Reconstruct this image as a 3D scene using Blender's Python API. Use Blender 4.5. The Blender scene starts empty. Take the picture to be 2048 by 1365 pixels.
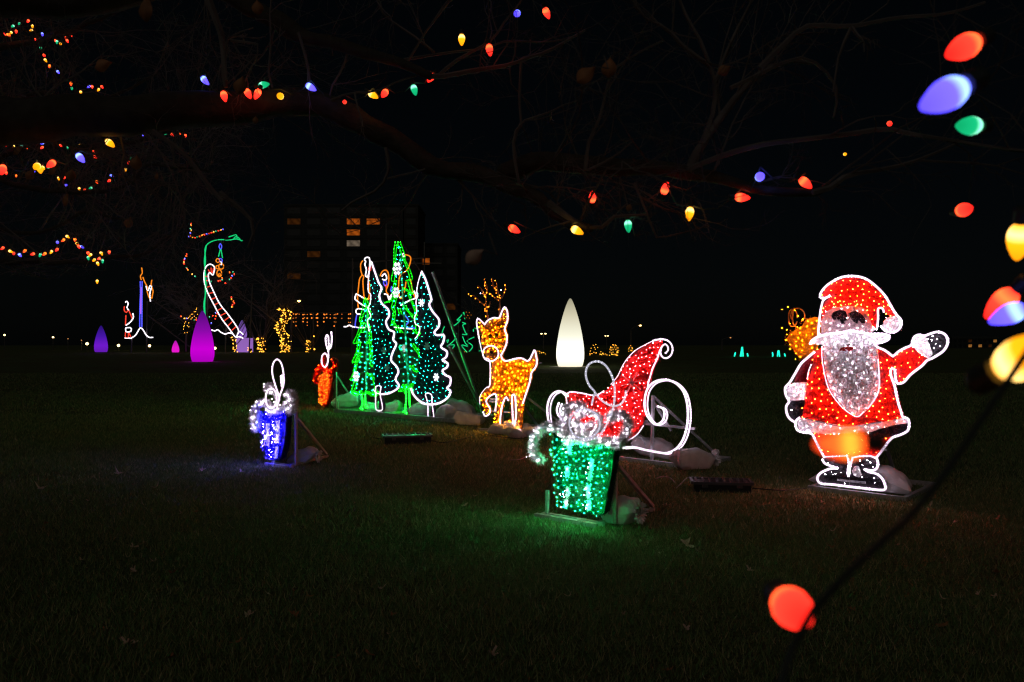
import bpy, math, random
import numpy as np
from mathutils import Vector, Matrix
from mathutils.geometry import tessellate_polygon
from mathutils import noise as mnoise

random.seed(7)
rng = np.random.default_rng(7)
S = bpy.context.scene
C = S.collection
PI = math.pi

# ---------------------------------------------------------------- camera, sky, faint distant light, exposure
F = 1593.0            # focal length in photo pixels (28 mm on 36 mm)
HZ = 690.0            # horizon row
CH = 1.6              # eye height
cd = bpy.data.cameras.new('camera')
cam = bpy.data.objects.new('camera', cd)
C.objects.link(cam)
cam.location = (0, 0, CH)
cam.rotation_euler = (PI / 2, 0, 0)
cd.sensor_width = 36
cd.lens = 28.0
cd.shift_y = 7.5 / 2048
cd.clip_start = 0.05
cd.clip_end = 2000
cd.dof.use_dof = True
cd.dof.focus_distance = 9.5
cd.dof.aperture_fstop = 4.5
S.camera = cam

w = bpy.data.worlds.new('World')
S.world = w
w.use_nodes = True
nt = w.node_tree
nt.nodes.clear()
out = nt.nodes.new('ShaderNodeOutputWorld')
bg = nt.nodes.new('ShaderNodeBackground')
sky = nt.nodes.new('ShaderNodeTexSky')
sky.sky_type = 'NISHITA'
sky.sun_disc = False
sky.sun_elevation = math.radians(35)
sky.sun_rotation = math.radians(200)
hs = nt.nodes.new('ShaderNodeMixRGB')
hs.inputs[0].default_value = 0.75
hs.inputs[2].default_value = (0.35, 0.75, 1.0, 1)
nt.links.new(sky.outputs[0], hs.inputs[1])
nt.links.new(hs.outputs[0], bg.inputs[0])
bg.inputs[1].default_value = 0.0008
nt.links.new(bg.outputs[0], out.inputs[0])

sl = bpy.data.lights.new('park_light', 'SUN')  # weak sun lamp standing in for unseen park lighting behind the viewer
sun = bpy.data.objects.new('park_light', sl)
C.objects.link(sun)
sl.energy = 0.11
sl.angle = math.radians(60)
sl.color = (1.0, 0.92, 0.76)
sun.rotation_euler = (math.radians(55), 0, math.radians(-20))

S.view_settings.view_transform = 'Standard'
S.view_settings.look = 'None'
S.view_settings.exposure = 0
S.view_settings.gamma = 1
S.render.engine = 'CYCLES'
cy = S.cycles
cy.use_denoising = True
cy.denoiser = 'OPENIMAGEDENOISE'
cy.use_light_tree = True
cy.filter_width = 1.2
cy.max_bounces = 5
cy.diffuse_bounces = 2
cy.glossy_bounces = 2
cy.transmission_bounces = 2
cy.transparent_max_bounces = 4
cy.sample_clamp_indirect = 6.0
cy.light_sampling_threshold = 0.0
cy.caustics_reflective = False
cy.caustics_refractive = False

# ---------------------------------------------------------------- materials
MATS = {}
def mat(name, col, rough=0.7, metal=0.0, noise=0.0, scale=8.0, bump=0.0, spec=0.5, col2=None):
    if name in MATS: return MATS[name]
    m = bpy.data.materials.new(name); m.use_nodes = True
    n = m.node_tree; b = n.nodes['Principled BSDF']
    b.inputs['Base Color'].default_value = (*col, 1)
    b.inputs['Roughness'].default_value = rough
    b.inputs['Metallic'].default_value = metal
    b.inputs['Specular IOR Level'].default_value = spec
    if noise or bump or col2:
        tc = n.nodes.new('ShaderNodeTexCoord')
        t = n.nodes.new('ShaderNodeTexNoise'); t.inputs['Scale'].default_value = scale
        t.inputs['Detail'].default_value = 6
        n.links.new(tc.outputs['Object'], t.inputs['Vector'])
        r = n.nodes.new('ShaderNodeValToRGB')
        r.color_ramp.elements[0].position = 0.3; r.color_ramp.elements[1].position = 0.7
        a = col2 if col2 else tuple(c * (1 - noise) for c in col)
        r.color_ramp.elements[0].color = (*a, 1)
        r.color_ramp.elements[1].color = (*(min(1, c * (1 + noise * .5)) for c in col), 1)
        n.links.new(t.outputs[0], r.inputs[0]); n.links.new(r.outputs[0], b.inputs['Base Color'])
        if bump:
            bp = n.nodes.new('ShaderNodeBump'); bp.inputs['Strength'].default_value = bump
            bp.inputs['Distance'].default_value = 0.02
            n.links.new(t.outputs[0], bp.inputs['Height']); n.links.new(bp.outputs[0], b.inputs['Normal'])
    MATS[name] = m
    return m

def tinsel_mat(name, col, metal=0.55, rough=0.35, lo=.45):
    """shredded foil: every strand gets its own random tone"""
    if name in MATS: return MATS[name]
    m = bpy.data.materials.new(name); m.use_nodes = True
    n = m.node_tree; b = n.nodes['Principled BSDF']
    g = n.nodes.new('ShaderNodeNewGeometry')
    r = n.nodes.new('ShaderNodeValToRGB')
    r.color_ramp.elements[0].color = (*(c * lo for c in col), 1)
    r.color_ramp.elements[1].color = (*(min(1, c * 1.25) for c in col), 1)
    n.links.new(g.outputs['Random Per Island'], r.inputs[0])
    n.links.new(r.outputs[0], b.inputs['Base Color'])
    b.inputs['Roughness'].default_value = rough
    b.inputs['Metallic'].default_value = metal
    MATS[name] = m
    return m

def glow(name, col, s):
    key = name
    if key in MATS: return MATS[key]
    m = bpy.data.materials.new(name); m.use_nodes = True
    n = m.node_tree; n.nodes.clear()
    o = n.nodes.new('ShaderNodeOutputMaterial'); e = n.nodes.new('ShaderNodeEmission')
    e.inputs[0].default_value = (*col, 1); e.inputs[1].default_value = s
    n.links.new(e.outputs[0], o.inputs[0])
    MATS[key] = m
    return m

def glow_grad(name, stops, lo, hi, axis=2, s=1.0):
    """lantern or bulb lit from inside: emission follows the height inside its own body (the lamp sits low)"""
    if name in MATS: return MATS[name]
    m = bpy.data.materials.new(name); m.use_nodes = True
    n = m.node_tree; n.nodes.clear()
    o = n.nodes.new('ShaderNodeOutputMaterial'); e = n.nodes.new('ShaderNodeEmission')
    tc = n.nodes.new('ShaderNodeTexCoord'); sp = n.nodes.new('ShaderNodeSeparateXYZ')
    mr = n.nodes.new('ShaderNodeMapRange'); mr.inputs[1].default_value = lo; mr.inputs[2].default_value = hi
    r = n.nodes.new('ShaderNodeValToRGB')
    el = r.color_ramp.elements
    el[0].position, el[0].color = stops[0][0], (*stops[0][1], 1)
    el[1].position, el[1].color = stops[-1][0], (*stops[-1][1], 1)
    for p, c in stops[1:-1]:
        x = el.new(p); x.color = (*c, 1)
    n.links.new(tc.outputs['Object'], sp.inputs[0]); n.links.new(sp.outputs[axis], mr.inputs[0])
    n.links.new(mr.outputs[0], r.inputs[0]); n.links.new(r.outputs[0], e.inputs[0])
    e.inputs[1].default_value = s
    n.links.new(e.outputs[0], o.inputs[0])
    MATS[name] = m
    return m

M_metal = mat('galvanised_tube', (0.55, 0.55, 0.57), 0.45, 0.3, noise=0.3, scale=20)
M_wood = mat('pale_timber', (0.5, 0.42, 0.36), 0.7, noise=0.25, scale=14)
M_sack = mat('woven_sack', (0.78, 0.73, 0.74), 0.85, noise=0.18, scale=9, bump=0.5)
M_black = mat('black_plastic', (0.02, 0.02, 0.025), 0.35, noise=0.3, scale=12)
M_cable = mat('dark_cable', (0.025, 0.035, 0.03), 0.55)
M_cableg = mat('grey_cable', (0.3, 0.3, 0.3), 0.6)
M_scable = mat('string_cable', (0.07, 0.10, 0.08), .5)
M_bark = mat('bark', (0.045, 0.037, 0.03), 0.9, noise=0.45, scale=16, bump=0.8)
M_twig = mat('twig_bark', (0.15, 0.13, 0.125), 0.9, noise=0.35, scale=9)
M_leaf = mat('dry_leaf', (0.36, 0.15, 0.06), 0.7, noise=0.4, scale=25)
M_leafp = mat('pale_dry_leaf', (0.66, 0.46, 0.36), 0.7, noise=0.4, scale=25)
M_pole = mat('dark_pole', (0.14, 0.13, 0.13), 0.6, 0.4)

# ---------------------------------------------------------------- helpers
def tz(y):
    """height of the lawn: level near the displays, rising gently beyond them"""
    t = min(1, max(0, (y - 15) / 65)); return 0.8 * t * t * (3 - 2 * t)
def W(px, py, d):
    return Vector(((px - 1024) / F * d, d, CH + (HZ - py) / F * d))
def ground_at(px, py):
    d = 2.0
    for _ in range(400):
        z = CH + (HZ - py) / F * d
        if z <= tz(d): break
        d *= 1.01
    return Vector(((px - 1024) / F * d, d, tz(d)))

class Plane:
    """upright plane through a ground point, turned by yaw (its right end comes nearer)"""
    def __init__(s, px, py, yaw, d=None):
        g = ground_at(px, py) if d is None else Vector(((px - 1024) / F * d, d, tz(d)))
        s.B = g; s.th = math.radians(yaw)
        s.u = Vector((math.cos(s.th), -math.sin(s.th), 0)); s.n = Vector((math.sin(s.th), math.cos(s.th), 0))
    def P(s, px, py, off=0.0):
        r = Vector(((px - 1024) / F, 1, (HZ - py) / F)); o = Vector((0, 0, CH))
        t = (s.n.dot(s.B) + off) / s.n.dot(r)
        q = o + r * t
        return ((q - s.B).dot(s.u), q.z - s.B.z)
    def L(s, wp):
        q = wp - s.B
        return Vector((q.dot(s.u), q.dot(s.n), q.z))

class Z:
    """pixel reader: coordinates of an enlarged view -> local plane coordinates"""
    def __init__(s, pl, ox, oy, k): s.pl, s.ox, s.oy, s.k = pl, ox, oy, k
    def __call__(s, pts): return [s.pl.P(s.ox + x / s.k, s.oy + y / s.k) for x, y in pts]
    def p(s, x, y): return s.pl.P(s.ox + x / s.k, s.oy + y / s.k)
    def gl(s, x, y):
        return s.pl.L(ground_at(s.ox + x / s.k, s.oy + y / s.k))

def link(name, v, f, m, parent=None, smooth=False, mi=None):
    me = bpy.data.meshes.new(name)
    me.from_pydata(v, [], f)
    for a in (m if isinstance(m, (list, tuple)) else [m]): me.materials.append(a)
    if mi is not None: me.polygons.foreach_set('material_index', mi)
    if smooth: me.polygons.foreach_set('use_smooth', [True] * len(me.polygons))
    me.update()
    o = bpy.data.objects.new(name, me); C.objects.link(o)
    if parent is not None: o.parent = parent
    return o

def tag(o, label=None, cat=None, group=None, kind=None):
    if label: o['label'] = label
    if cat: o['category'] = cat
    if group: o['group'] = group
    if kind: o['kind'] = kind
    return o

def thing(name, label, cat, loc=(0, 0, 0), rz=0, group=None):
    o = bpy.data.objects.new(name, None); C.objects.link(o)
    o.location = loc; o.rotation_euler = (0, 0, rz); o.empty_display_size = 0.1
    return tag(o, label, cat, group)

class MB:
    def __init__(s): s.v = []; s.f = []
    def add(s, v, f):
        n = len(s.v); s.v.extend(tuple(x) for x in v); s.f.extend(tuple(i + n for i in q) for q in f); return s
    def box(s, x0, y0, z0, x1, y1, z1):
        v = [(x, y, z) for z in (z0, z1) for y in (y0, y1) for x in (x0, x1)]
        return s.add(v, [(0, 2, 3, 1), (4, 5, 7, 6), (0, 1, 5, 4), (1, 3, 7, 5), (3, 2, 6, 7), (2, 0, 4, 6)])
    def bar(s, p, q, w=0.03, h=None):
        p, q = Vector(p), Vector(q); h = h or w
        d = (q - p).normalized(); a = d.cross(Vector((0, 0, 1)))
        if a.length < 1e-3: a = Vector((1, 0, 0))
        a.normalize(); b = d.cross(a).normalized()
        v = [c + a * sx * w / 2 + b * sy * h / 2 for c in (p, q) for sy in (-1, 1) for sx in (-1, 1)]
        return s.add(v, [(0, 1, 3, 2), (4, 6, 7, 5), (0, 4, 5, 1), (1, 5, 7, 3), (3, 7, 6, 2), (2, 6, 4, 0)])
    def tube(s, pts, r, n=6, closed=False, caps=True):
        pts = [Vector(p) for p in pts]; N = len(pts)
        rs = r if isinstance(r, (list, tuple)) else [r] * N
        V = []; up = Vector((0.13, 0.21, 0.97)); a = None
        for i, p in enumerate(pts):
            t = (pts[(i + 1) % N] - pts[i - 1]) if closed else (pts[min(i + 1, N - 1)] - pts[max(i - 1, 0)])
            if t.length < 1e-9: t = Vector((0, 0, 1))
            t.normalize()
            if a is None:
                a = t.cross(up)
                if a.length < .1: a = t.cross(Vector((1, 0, 0)))
            a = (a - t * a.dot(t))
            if a.length < 1e-6: a = t.orthogonal()
            a.normalize(); b = t.cross(a)
            for k in range(n):
                c = 2 * PI * k / n
                V.append(p + (a * math.cos(c) + b * math.sin(c)) * rs[i])
        Fc = []
        for i in range(N if closed else N - 1):
            j = (i + 1) % N
            for k in range(n): Fc.append((i * n + k, i * n + (k + 1) % n, j * n + (k + 1) % n, j * n + k))
        if caps and not closed:
            Fc.append(tuple(range(n - 1, -1, -1))); Fc.append(tuple((N - 1) * n + k for k in range(n)))
        return s.add(V, Fc)
    def lathe(s, prof, n=12, M=None):
        V = []; Fc = []
        for r, z in prof:
            for k in range(n):
                p = Vector((r * math.cos(2 * PI * k / n), r * math.sin(2 * PI * k / n), z))
                V.append(M @ p if M else p)
        for i in range(len(prof) - 1):
            for k in range(n): Fc.append((i * n + k, i * n + (k + 1) % n, (i + 1) * n + (k + 1) % n, (i + 1) * n + k))
        Fc.append(tuple(range(n - 1, -1, -1))); Fc.append(tuple((len(prof) - 1) * n + k for k in range(n)))
        return s.add(V, Fc)
    def ball(s, c, r, flat=None):
        cx, cy_, cz = c
        v = [(cx + r, cy_, cz), (cx - r, cy_, cz), (cx, cy_ + r, cz), (cx, cy_ - r, cz), (cx, cy_, cz + r), (cx, cy_, cz - r)]
        return s.add(v, [(0, 2, 4), (2, 1, 4), (1, 3, 4), (3, 0, 4), (2, 0, 5), (1, 2, 5), (3, 1, 5), (0, 3, 5)])
    def out(s, name, m, parent=None, smooth=False): return link(name, s.v, s.f, m, parent, smooth)

def spline(pts, ds, closed=False):
    """Catmull-Rom through 2D/3D points, resampled evenly"""
    P = [np.array(p, float) for p in pts]; N = len(P)
    if N < 2: return P
    o = []
    rngi = range(N) if closed else range(N - 1)
    for i in rngi:
        if closed: a, b, c, d = P[i - 1], P[i], P[(i + 1) % N], P[(i + 2) % N]
        else: a, b, c, d = P[max(i - 1, 0)], P[i], P[i + 1], P[min(i + 2, N - 1)]
        k = max(2, int(np.linalg.norm(c - b) / ds) + 1)
        for j in range(k):
            t = j / k
            o.append(.5 * ((2 * b) + (c - a) * t + (2 * a - 5 * b + 4 * c - d) * t * t + (3 * b - a - 3 * c + d) * t ** 3))
    if not closed: o.append(P[-1])
    else: o.append(P[0])
    o = np.array(o); seg = np.linalg.norm(np.diff(o, axis=0), axis=1); cum = np.concatenate([[0], np.cumsum(seg)])
    n = max(2, int(cum[-1] / ds)); tt = np.linspace(0, cum[-1], n + 1)
    r = np.stack([np.interp(tt, cum, o[:, k]) for k in range(o.shape[1])], 1)
    return list(r[:-1] if closed else r)

def inpoly(P, x, y):
    P = np.array(P); n = len(P); c = np.zeros(len(x), bool); j = n - 1
    for i in range(n):
        xi, yi = P[i]; xj, yj = P[j]
        k = ((yi > y) != (yj > y)) & (x < (xj - xi) * (y - yi) / (yj - yi + 1e-12) + xi)
        c ^= k; j = i
    return c

def scatter(poly, dens):
    P = np.array(poly); lo = P.min(0); hi = P.max(0); A = np.prod(hi - lo); n = int(A * dens) + 1
    q = rng.random((n, 2)) * (hi - lo) + lo
    return q[inpoly(poly, q[:, 0], q[:, 1])]

def poisson(poly, gap, holes=()):
    """irregular lamp positions that keep a minimum distance"""
    c = scatter(poly, 5.0 / gap ** 2); o = []
    g = gap * .66
    for q in c:
        if o:
            a = np.array(o); 
            if ((a - q) ** 2).sum(1).min() < g * g: continue
        if any(inpoly(h, q[:1], q[1:])[0] for h in holes): continue
        if random.random() < .1: continue
        o.append(q)
    return np.array(o) if o else np.zeros((0, 2))

def shards(mb, pts3, L, wd):
    """foil strands: thin slivers at random tilts around the given points"""
    n = len(pts3)
    if n == 0: return
    d = rng.normal(size=(n, 3)); d /= np.linalg.norm(d, axis=1)[:, None]
    e = rng.normal(size=(n, 3)); e -= d * (e * d).sum(1)[:, None]; e /= np.linalg.norm(e, axis=1)[:, None]
    l = L * (.55 + .8 * rng.random(n))[:, None]
    a = pts3 - d * l / 2 - e * wd / 2; b = pts3 - d * l / 2 + e * wd / 2; c = pts3 + d * l / 2
    V = np.stack([a, b, c], 1).reshape(-1, 3)
    base = len(mb.v); mb.v.extend(map(tuple, V))
    mb.f.extend((base + 3 * i, base + 3 * i + 1, base + 3 * i + 2) for i in range(n))

def slab(mb, poly, y0, y1):
    n = len(poly)
    tr = tessellate_polygon([[Vector((p[0], p[1], 0)) for p in poly]])
    v = [(p[0], y0, p[1]) for p in poly] + [(p[0], y1, p[1]) for p in poly]
    f = [tuple(t) for t in tr] + [tuple(i + n for i in reversed(t)) for t in tr]
    f += [(i, (i + 1) % n, (i + 1) % n + n, i + n) for i in range(n)]
    mb.add(v, f)

def panel(name, poly, m, parent, d, dens=1.0, back=0.012, y=0.0, thick=0.05, label=None):
    """foil-filled field: thin backing with a deep pile of strands on both sides"""
    k = d / 8.5
    mb = MB(); slab(mb, poly, y, y + back)
    p = scatter(poly, 5200 * dens / k ** 1.7)
    q = np.stack([p[:, 0], y - thick * rng.random(len(p)) ** 1.3, p[:, 1]], 1)
    shards(mb, q, 0.038 * k ** .6, 0.0048 * k)
    p = scatter(poly, 1200 * dens / k ** 1.7)
    q = np.stack([p[:, 0], y + back + thick * .5 * rng.random(len(p)), p[:, 1]], 1)
    shards(mb, q, 0.038 * k ** .6, 0.0048 * k)
    o = mb.out(name, m, parent)
    if label: o['label'] = label
    return o

def garland(mb, path, R, d, dens=1.0):
    """bushy foil garland along a 3D path"""
    pts = np.array(spline(path, 0.02)); k = d / 8.5
    n = int(len(pts) * 150 * dens / k)
    i = rng.integers(0, len(pts), n)
    e = rng.normal(size=(n, 3)); e /= np.linalg.norm(e, axis=1)[:, None]
    c = pts[i] + rng.normal(size=(n, 3)) * .004
    L = R * (.55 + .5 * rng.random(n))
    t = rng.normal(size=(n, 3)); t -= e * (t * e).sum(1)[:, None]; t /= np.linalg.norm(t, axis=1)[:, None]
    wd = .005 * k
    V = np.stack([c - t * wd / 2 + e * R * .1, c + t * wd / 2 + e * R * .1, c + e * L[:, None]], 1).reshape(-1, 3)
    b = len(mb.v); mb.v.extend(map(tuple, V)); mb.f.extend((b + 3 * j, b + 3 * j + 1, b + 3 * j + 2) for j in range(n))

def rope(mb, path2, r, y=-0.03, closed=False, bead=None, n=5):
    """rope light: clear tube with a lamp every few centimetres"""
    bead = bead or r * 2.6
    p = spline(path2, bead / 2, closed)
    P3 = [(q[0], y, q[1]) if len(q) == 2 else tuple(q) for q in p]
    mb.tube(P3, [r * (.85 + random.uniform(-.04, .04))] * len(P3), n, closed)
    if not hasattr(mb, 'cut'): mb.cut = len(mb.f)
    for q in P3[::2]: mb.ball(q, r * random.uniform(.8, 1.0))
def rope_out(mb, name, m, parent):
    ms = [sleeve(m), m] if hasattr(mb, 'cut') else [m]
    return link(name, mb.v, mb.f, ms, parent, False, [0] * mb.cut + [1] * (len(mb.f) - mb.cut))

def bulbs(name, pts2, m, parent, r, y=-0.05, jy=0.012):
    mb = MB(); r *= .58
    for p in pts2:
        mb.ball((p[0], y + random.uniform(-jy, jy), p[1]), r * random.choice((.45, .6, .8, 1, 1, 1.15)))
    if not mb.v: return None
    o = mb.out(name, m, parent); o['kind'] = 'stuff'
    return o

def ring(cx, cy_, rx, ry=None, n=16, a0=0, a1=360):
    ry = ry or rx
    full = abs(a1 - a0) >= 360
    k = n if full else n + 1
    return [(cx + rx * math.cos(math.radians(a0 + (a1 - a0) * i / n)), cy_ - ry * math.sin(math.radians(a0 + (a1 - a0) * i / n))) for i in range(k)]

# emission colours of the lamps
G_white = glow('white_rope_bead', (1.0, 0.76, 1.0), 13.0)
G_white2 = glow('dim_white_rope_bead', (0.85, 0.8, 1.0), 1.5)
G_wdot = glow('white_mini_lamp', (1.0, 0.80, 1.0), 80.0)
G_red = glow('red_mini_lamp', (1.0, 0.045, 0.004), 400.0)
G_sled = glow('pink_mini_lamp', (1.0, 0.06, 0.07), 260.0)
G_amber = glow('amber_mini_lamp', (1.0, 0.36, 0.0012), 420.0)
G_green = glow('green_mini_lamp', (0.0009, 1.0, 0.24), 650.0)
G_teal = glow('ice_green_mini_lamp', (0.008, 1.0, 0.5), 90.0)
G_blue = glow('blue_mini_lamp', (0.0026, 0.0016, 1.0), 420.0)
G_grope = glow('green_rope_bead', (0.0045, 1.0, 0.0085), 75.0)
SLEEVE = {}
def sleeve(m):
    """clear tube round the lamps: the same light, scattered and weaker"""
    if m.name not in SLEEVE:
        e = [n for n in m.node_tree.nodes if n.type == 'EMISSION'][0]
        c = e.inputs[0].default_value; k = .14 if m.name != 'green_rope_bead' else .012
        q = max(c[:3]); SLEEVE[m.name] = glow(m.name + '_sleeve', tuple(x * .82 + .0 for x in c[:3]), e.inputs[1].default_value * k)
    return SLEEVE[m.name]
T_red = tinsel_mat('red_tinsel', (0.62, 0.03, 0.03), .4, .35, .3)
T_red_unlit = tinsel_mat('unlit_red_tinsel', (0.28, 0.008, 0.02))  # red foil darkened in its colour, for the sleeve without lamps
T_silver = tinsel_mat('silver_tinsel', (0.88, 0.84, 0.86), .0, .5, .7)
T_beard = tinsel_mat('beard_tinsel', (0.86, 0.80, 0.86), .0, .5, .75)
T_face = tinsel_mat('face_tinsel', (0.78, 0.58, 0.6), .0, .5)
T_black = tinsel_mat('black_tinsel', (0.018, 0.014, 0.022), .3)
T_gold = tinsel_mat('gold_tinsel', (0.62, 0.26, 0.03))
G_gold = glow('gold_mini_lamp', (1.0, 0.26, 0.012), 9.0)
T_brown = tinsel_mat('brown_tinsel', (0.48, 0.17, 0.015), .5, .35, .25)
T_green = tinsel_mat('green_tinsel', (0.004, 0.07, 0.035), .6, .3, .2)
T_teal = tinsel_mat('dark_green_tinsel', (0.004, 0.012, 0.026))
T_blue = tinsel_mat('blue_tinsel', (0.03, 0.02, 0.22), .5, .35, .25)

def frame_bars(parent, bars, w=0.03, m=None, name='frame'):
    mb = MB()
    for p, q in bars: mb.bar(p, q, w)
    return mb.out(name, m or M_metal, parent)

def bar_parts(parent, bars, w, name, m=None):
    for p, q in bars:
        MB().bar(p, q, w).out(name, m or M_metal, parent)

# ================================================================= THE GROUND
def build_ground():
    ys = list(np.linspace(-12, 14, 27)) + list(np.linspace(15, 90, 76)) + [110, 150, 200, 300, 450, 700, 1000]
    xs = [-900, -400, -200, -100, -60] + list(np.linspace(-40, 40, 41)) + [60, 100, 200, 400, 900]
    v = [(x, y, tz(y)) for y in ys for x in xs]; nx = len(xs)
    f = [(j * nx + i, j * nx + i + 1, (j + 1) * nx + i + 1, (j + 1) * nx + i) for j in range(len(ys) - 1) for i in range(nx - 1)]
    m = bpy.data.materials.new('lawn_soil'); m.use_nodes = True
    n = m.node_tree; b = n.nodes['Principled BSDF']
    tc = n.nodes.new('ShaderNodeTexCoord')
    t1 = n.nodes.new('ShaderNodeTexNoise'); t1.inputs['Scale'].default_value = 0.6; t1.inputs['Detail'].default_value = 5
    t2 = n.nodes.new('ShaderNodeTexNoise'); t2.inputs['Scale'].default_value = 28; t2.inputs['Detail'].default_value = 8; t2.inputs['Roughness'].default_value = .75
    for t in (t1, t2): n.links.new(tc.outputs['Object'], t.inputs[0])
    r1 = n.nodes.new('ShaderNodeValToRGB'); e = r1.color_ramp.elements
    e[0].position = .35; e[0].color = (0.14, 0.14, 0.06, 1); e[1].position = .65; e[1].color = (0.14, 0.20, 0.08, 1)
    r2 = n.nodes.new('ShaderNodeValToRGB'); e = r2.color_ramp.elements
    e[0].position = .38; e[0].color = (.35, .35, .35, 1); e[1].position = .62; e[1].color = (1.3, 1.3, 1.2, 1)
    mx = n.nodes.new('ShaderNodeMixRGB'); mx.blend_type = 'MULTIPLY'; mx.inputs[0].default_value = 1
    n.links.new(t1.outputs[0], r1.inputs[0]); n.links.new(t2.outputs[0], r2.inputs[0])
    n.links.new(r1.outputs[0], mx.inputs[1]); n.links.new(r2.outputs[0], mx.inputs[2]); n.links.new(mx.outputs[0], b.inputs['Base Color'])
    bp = n.nodes.new('ShaderNodeBump'); bp.inputs['Strength'].default_value = .9; bp.inputs['Distance'].default_value = .04
    n.links.new(t2.outputs[0], bp.inputs['Height']); n.links.new(bp.outputs[0], b.inputs['Normal'])
    b.inputs['Roughness'].default_value = .95; b.inputs['Specular IOR Level'].default_value = .15
    tag(link('ground', v, f, m, smooth=True), kind='structure')
build_ground()

def build_grass():
    """individual blades, thick near the viewer and thinning out with distance"""
    m = bpy.data.materials.new('grass_blade'); m.use_nodes = True
    n = m.node_tree; b = n.nodes['Principled BSDF']
    g = n.nodes.new('ShaderNodeNewGeometry'); r = n.nodes.new('ShaderNodeValToRGB'); e = r.color_ramp.elements
    e[0].position = 0; e[0].color = (0.10, 0.16, 0.06, 1); e[1].position = 1; e[1].color = (0.5, 0.42, 0.25, 1)
    x = e.new(.55); x.color = (0.19, 0.27, 0.10, 1); x = e.new(.86); x.color = (0.30, 0.28, 0.13, 1)
    n.links.new(g.outputs['Random Per Island'], r.inputs[0]); n.links.new(r.outputs[0], b.inputs['Base Color'])
    b.inputs['Roughness'].default_value = .6; b.inputs['Specular IOR Level'].default_value = .25
    Vs = []; tot = 0
    bands = [(3.3, 5, 3600, 1.0), (5, 7, 2600, 1.15), (7, 9.5, 1700, 1.4), (9.5, 13, 1000, 1.8), (13, 18, 520, 2.4), (18, 26, 220, 3.3), (26, 38, 90, 4.5)]
    for y0, y1, dens, wk in bands:
        xr = y1 * .70 + .6
        n_ = int((y1 - y0) * 2 * xr * dens)
        p = np.stack([rng.uniform(-xr, xr, n_), rng.uniform(y0, y1, n_)], 1)
        p = p[np.abs(p[:, 0]) < p[:, 1] * .69 + .5]
        # patchy turf
        s = np.sin(p[:, 0] * 1.7 + 1.3 * np.sin(p[:, 1] * 1.1)) * np.sin(p[:, 1] * 2.3 + p[:, 0] * .7)
        n_ = len(p); h = (.024 + .026 * rng.random(n_) + .008 * s) * (1 + .12 * wk)
        a = rng.uniform(0, 2 * PI, n_); lean = rng.uniform(.2, 1.0, n_) * h
        la = rng.uniform(0, 2 * PI, n_)
        wd = .0026 * wk * (.7 + .6 * rng.random(n_))
        t = np.clip((p[:, 1] - 15) / 65, 0, 1); z = .8 * t * t * (3 - 2 * t)
        dx = np.cos(a) * wd; dy = np.sin(a) * wd
        A = np.stack([p[:, 0] - dx, p[:, 1] - dy, z], 1); B = np.stack([p[:, 0] + dx, p[:, 1] + dy, z], 1)
        Cc = np.stack([p[:, 0] + np.cos(la) * lean, p[:, 1] + np.sin(la) * lean, z + h], 1)
        Vs.append(np.stack([A, B, Cc], 1).reshape(-1, 3))
    V = np.concatenate(Vs); nt_ = len(V) // 3
    me = bpy.data.meshes.new('grass'); me.vertices.add(len(V)); me.vertices.foreach_set('co', V.ravel())
    me.loops.add(len(V)); me.loops.foreach_set('vertex_index', np.arange(len(V), dtype=np.int32))
    me.polygons.add(nt_); me.polygons.foreach_set('loop_start', np.arange(nt_, dtype=np.int32) * 3)
    me.polygons.foreach_set('loop_total', np.full(nt_, 3, dtype=np.int32))
    me.materials.append(m); me.update(calc_edges=True)
    o = bpy.data.objects.new('grass', me); C.objects.link(o)
    tag(o, 'short dark green lawn grass under the displays', 'grass', kind='stuff')
build_grass()

# ================================================================= BACKGROUND BUILDINGS
def building(name, label, cat, x0p, x1p, topp, d, depth, floors, bays, lit, wallc, winmat, group=None, side=None):
    X0 = (x0p - 1024) / F * d; X1 = (x1p - 1024) / F * d; z0 = tz(d); H = CH + (HZ - topp) / F * d - z0
    t = thing(name, label, cat, ((X0 + X1) / 2, d, z0))
    hw = (X1 - X0) / 2
    MB().box(-hw, 0, -.5, hw, depth, H).out('wall', wallc, t)
    MB().box(-hw - .2, -.2, H, hw + .2, depth + .2, H + .5).out('roof', wallc, t)
    fh = H / floors; bw = 2 * hw / bays
    for k in range(floors):
        MB().box(-hw, -.12, k * fh + fh * .98, hw, -.003, k * fh + fh * 1.03).out('floor_slab', wallc, t)
    wm = MB().box(-bw * .36, -.06, 0, bw * .36, .02, fh * .6)
    gm = MB().box(-bw * .33, -.07, fh * .03, bw * .33, -.065, fh * .57)
    w0 = wm.out('window', wallc, t); g0 = gm.out('pane', winmat, w0)
    first = True
    for k in range(floors):
        for j in range(bays):
            x = -hw + (j + .5) * bw; z = k * fh + fh * .25
            if first: a, b = w0, g0; first = False
            else:
                a = w0.copy(); C.objects.link(a); a.parent = t
                b = g0.copy(); C.objects.link(b); b.parent = a
            a.location = (x, -.003, z)
            if (k, j) in lit:
                b.data = b.data.copy(); b.data.materials.clear(); b.data.materials.append(lit[(k, j)])
    return t, H
M_wallA = mat('tower_concrete', (0.05, 0.047, 0.042), .9, noise=.25, scale=.4)
M_wallB = mat('tower_brick', (0.045, 0.05, 0.05), .9, noise=.25, scale=.4)
M_glass = mat('night_window_glass', (0.014, 0.017, 0.02), .4)
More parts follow.
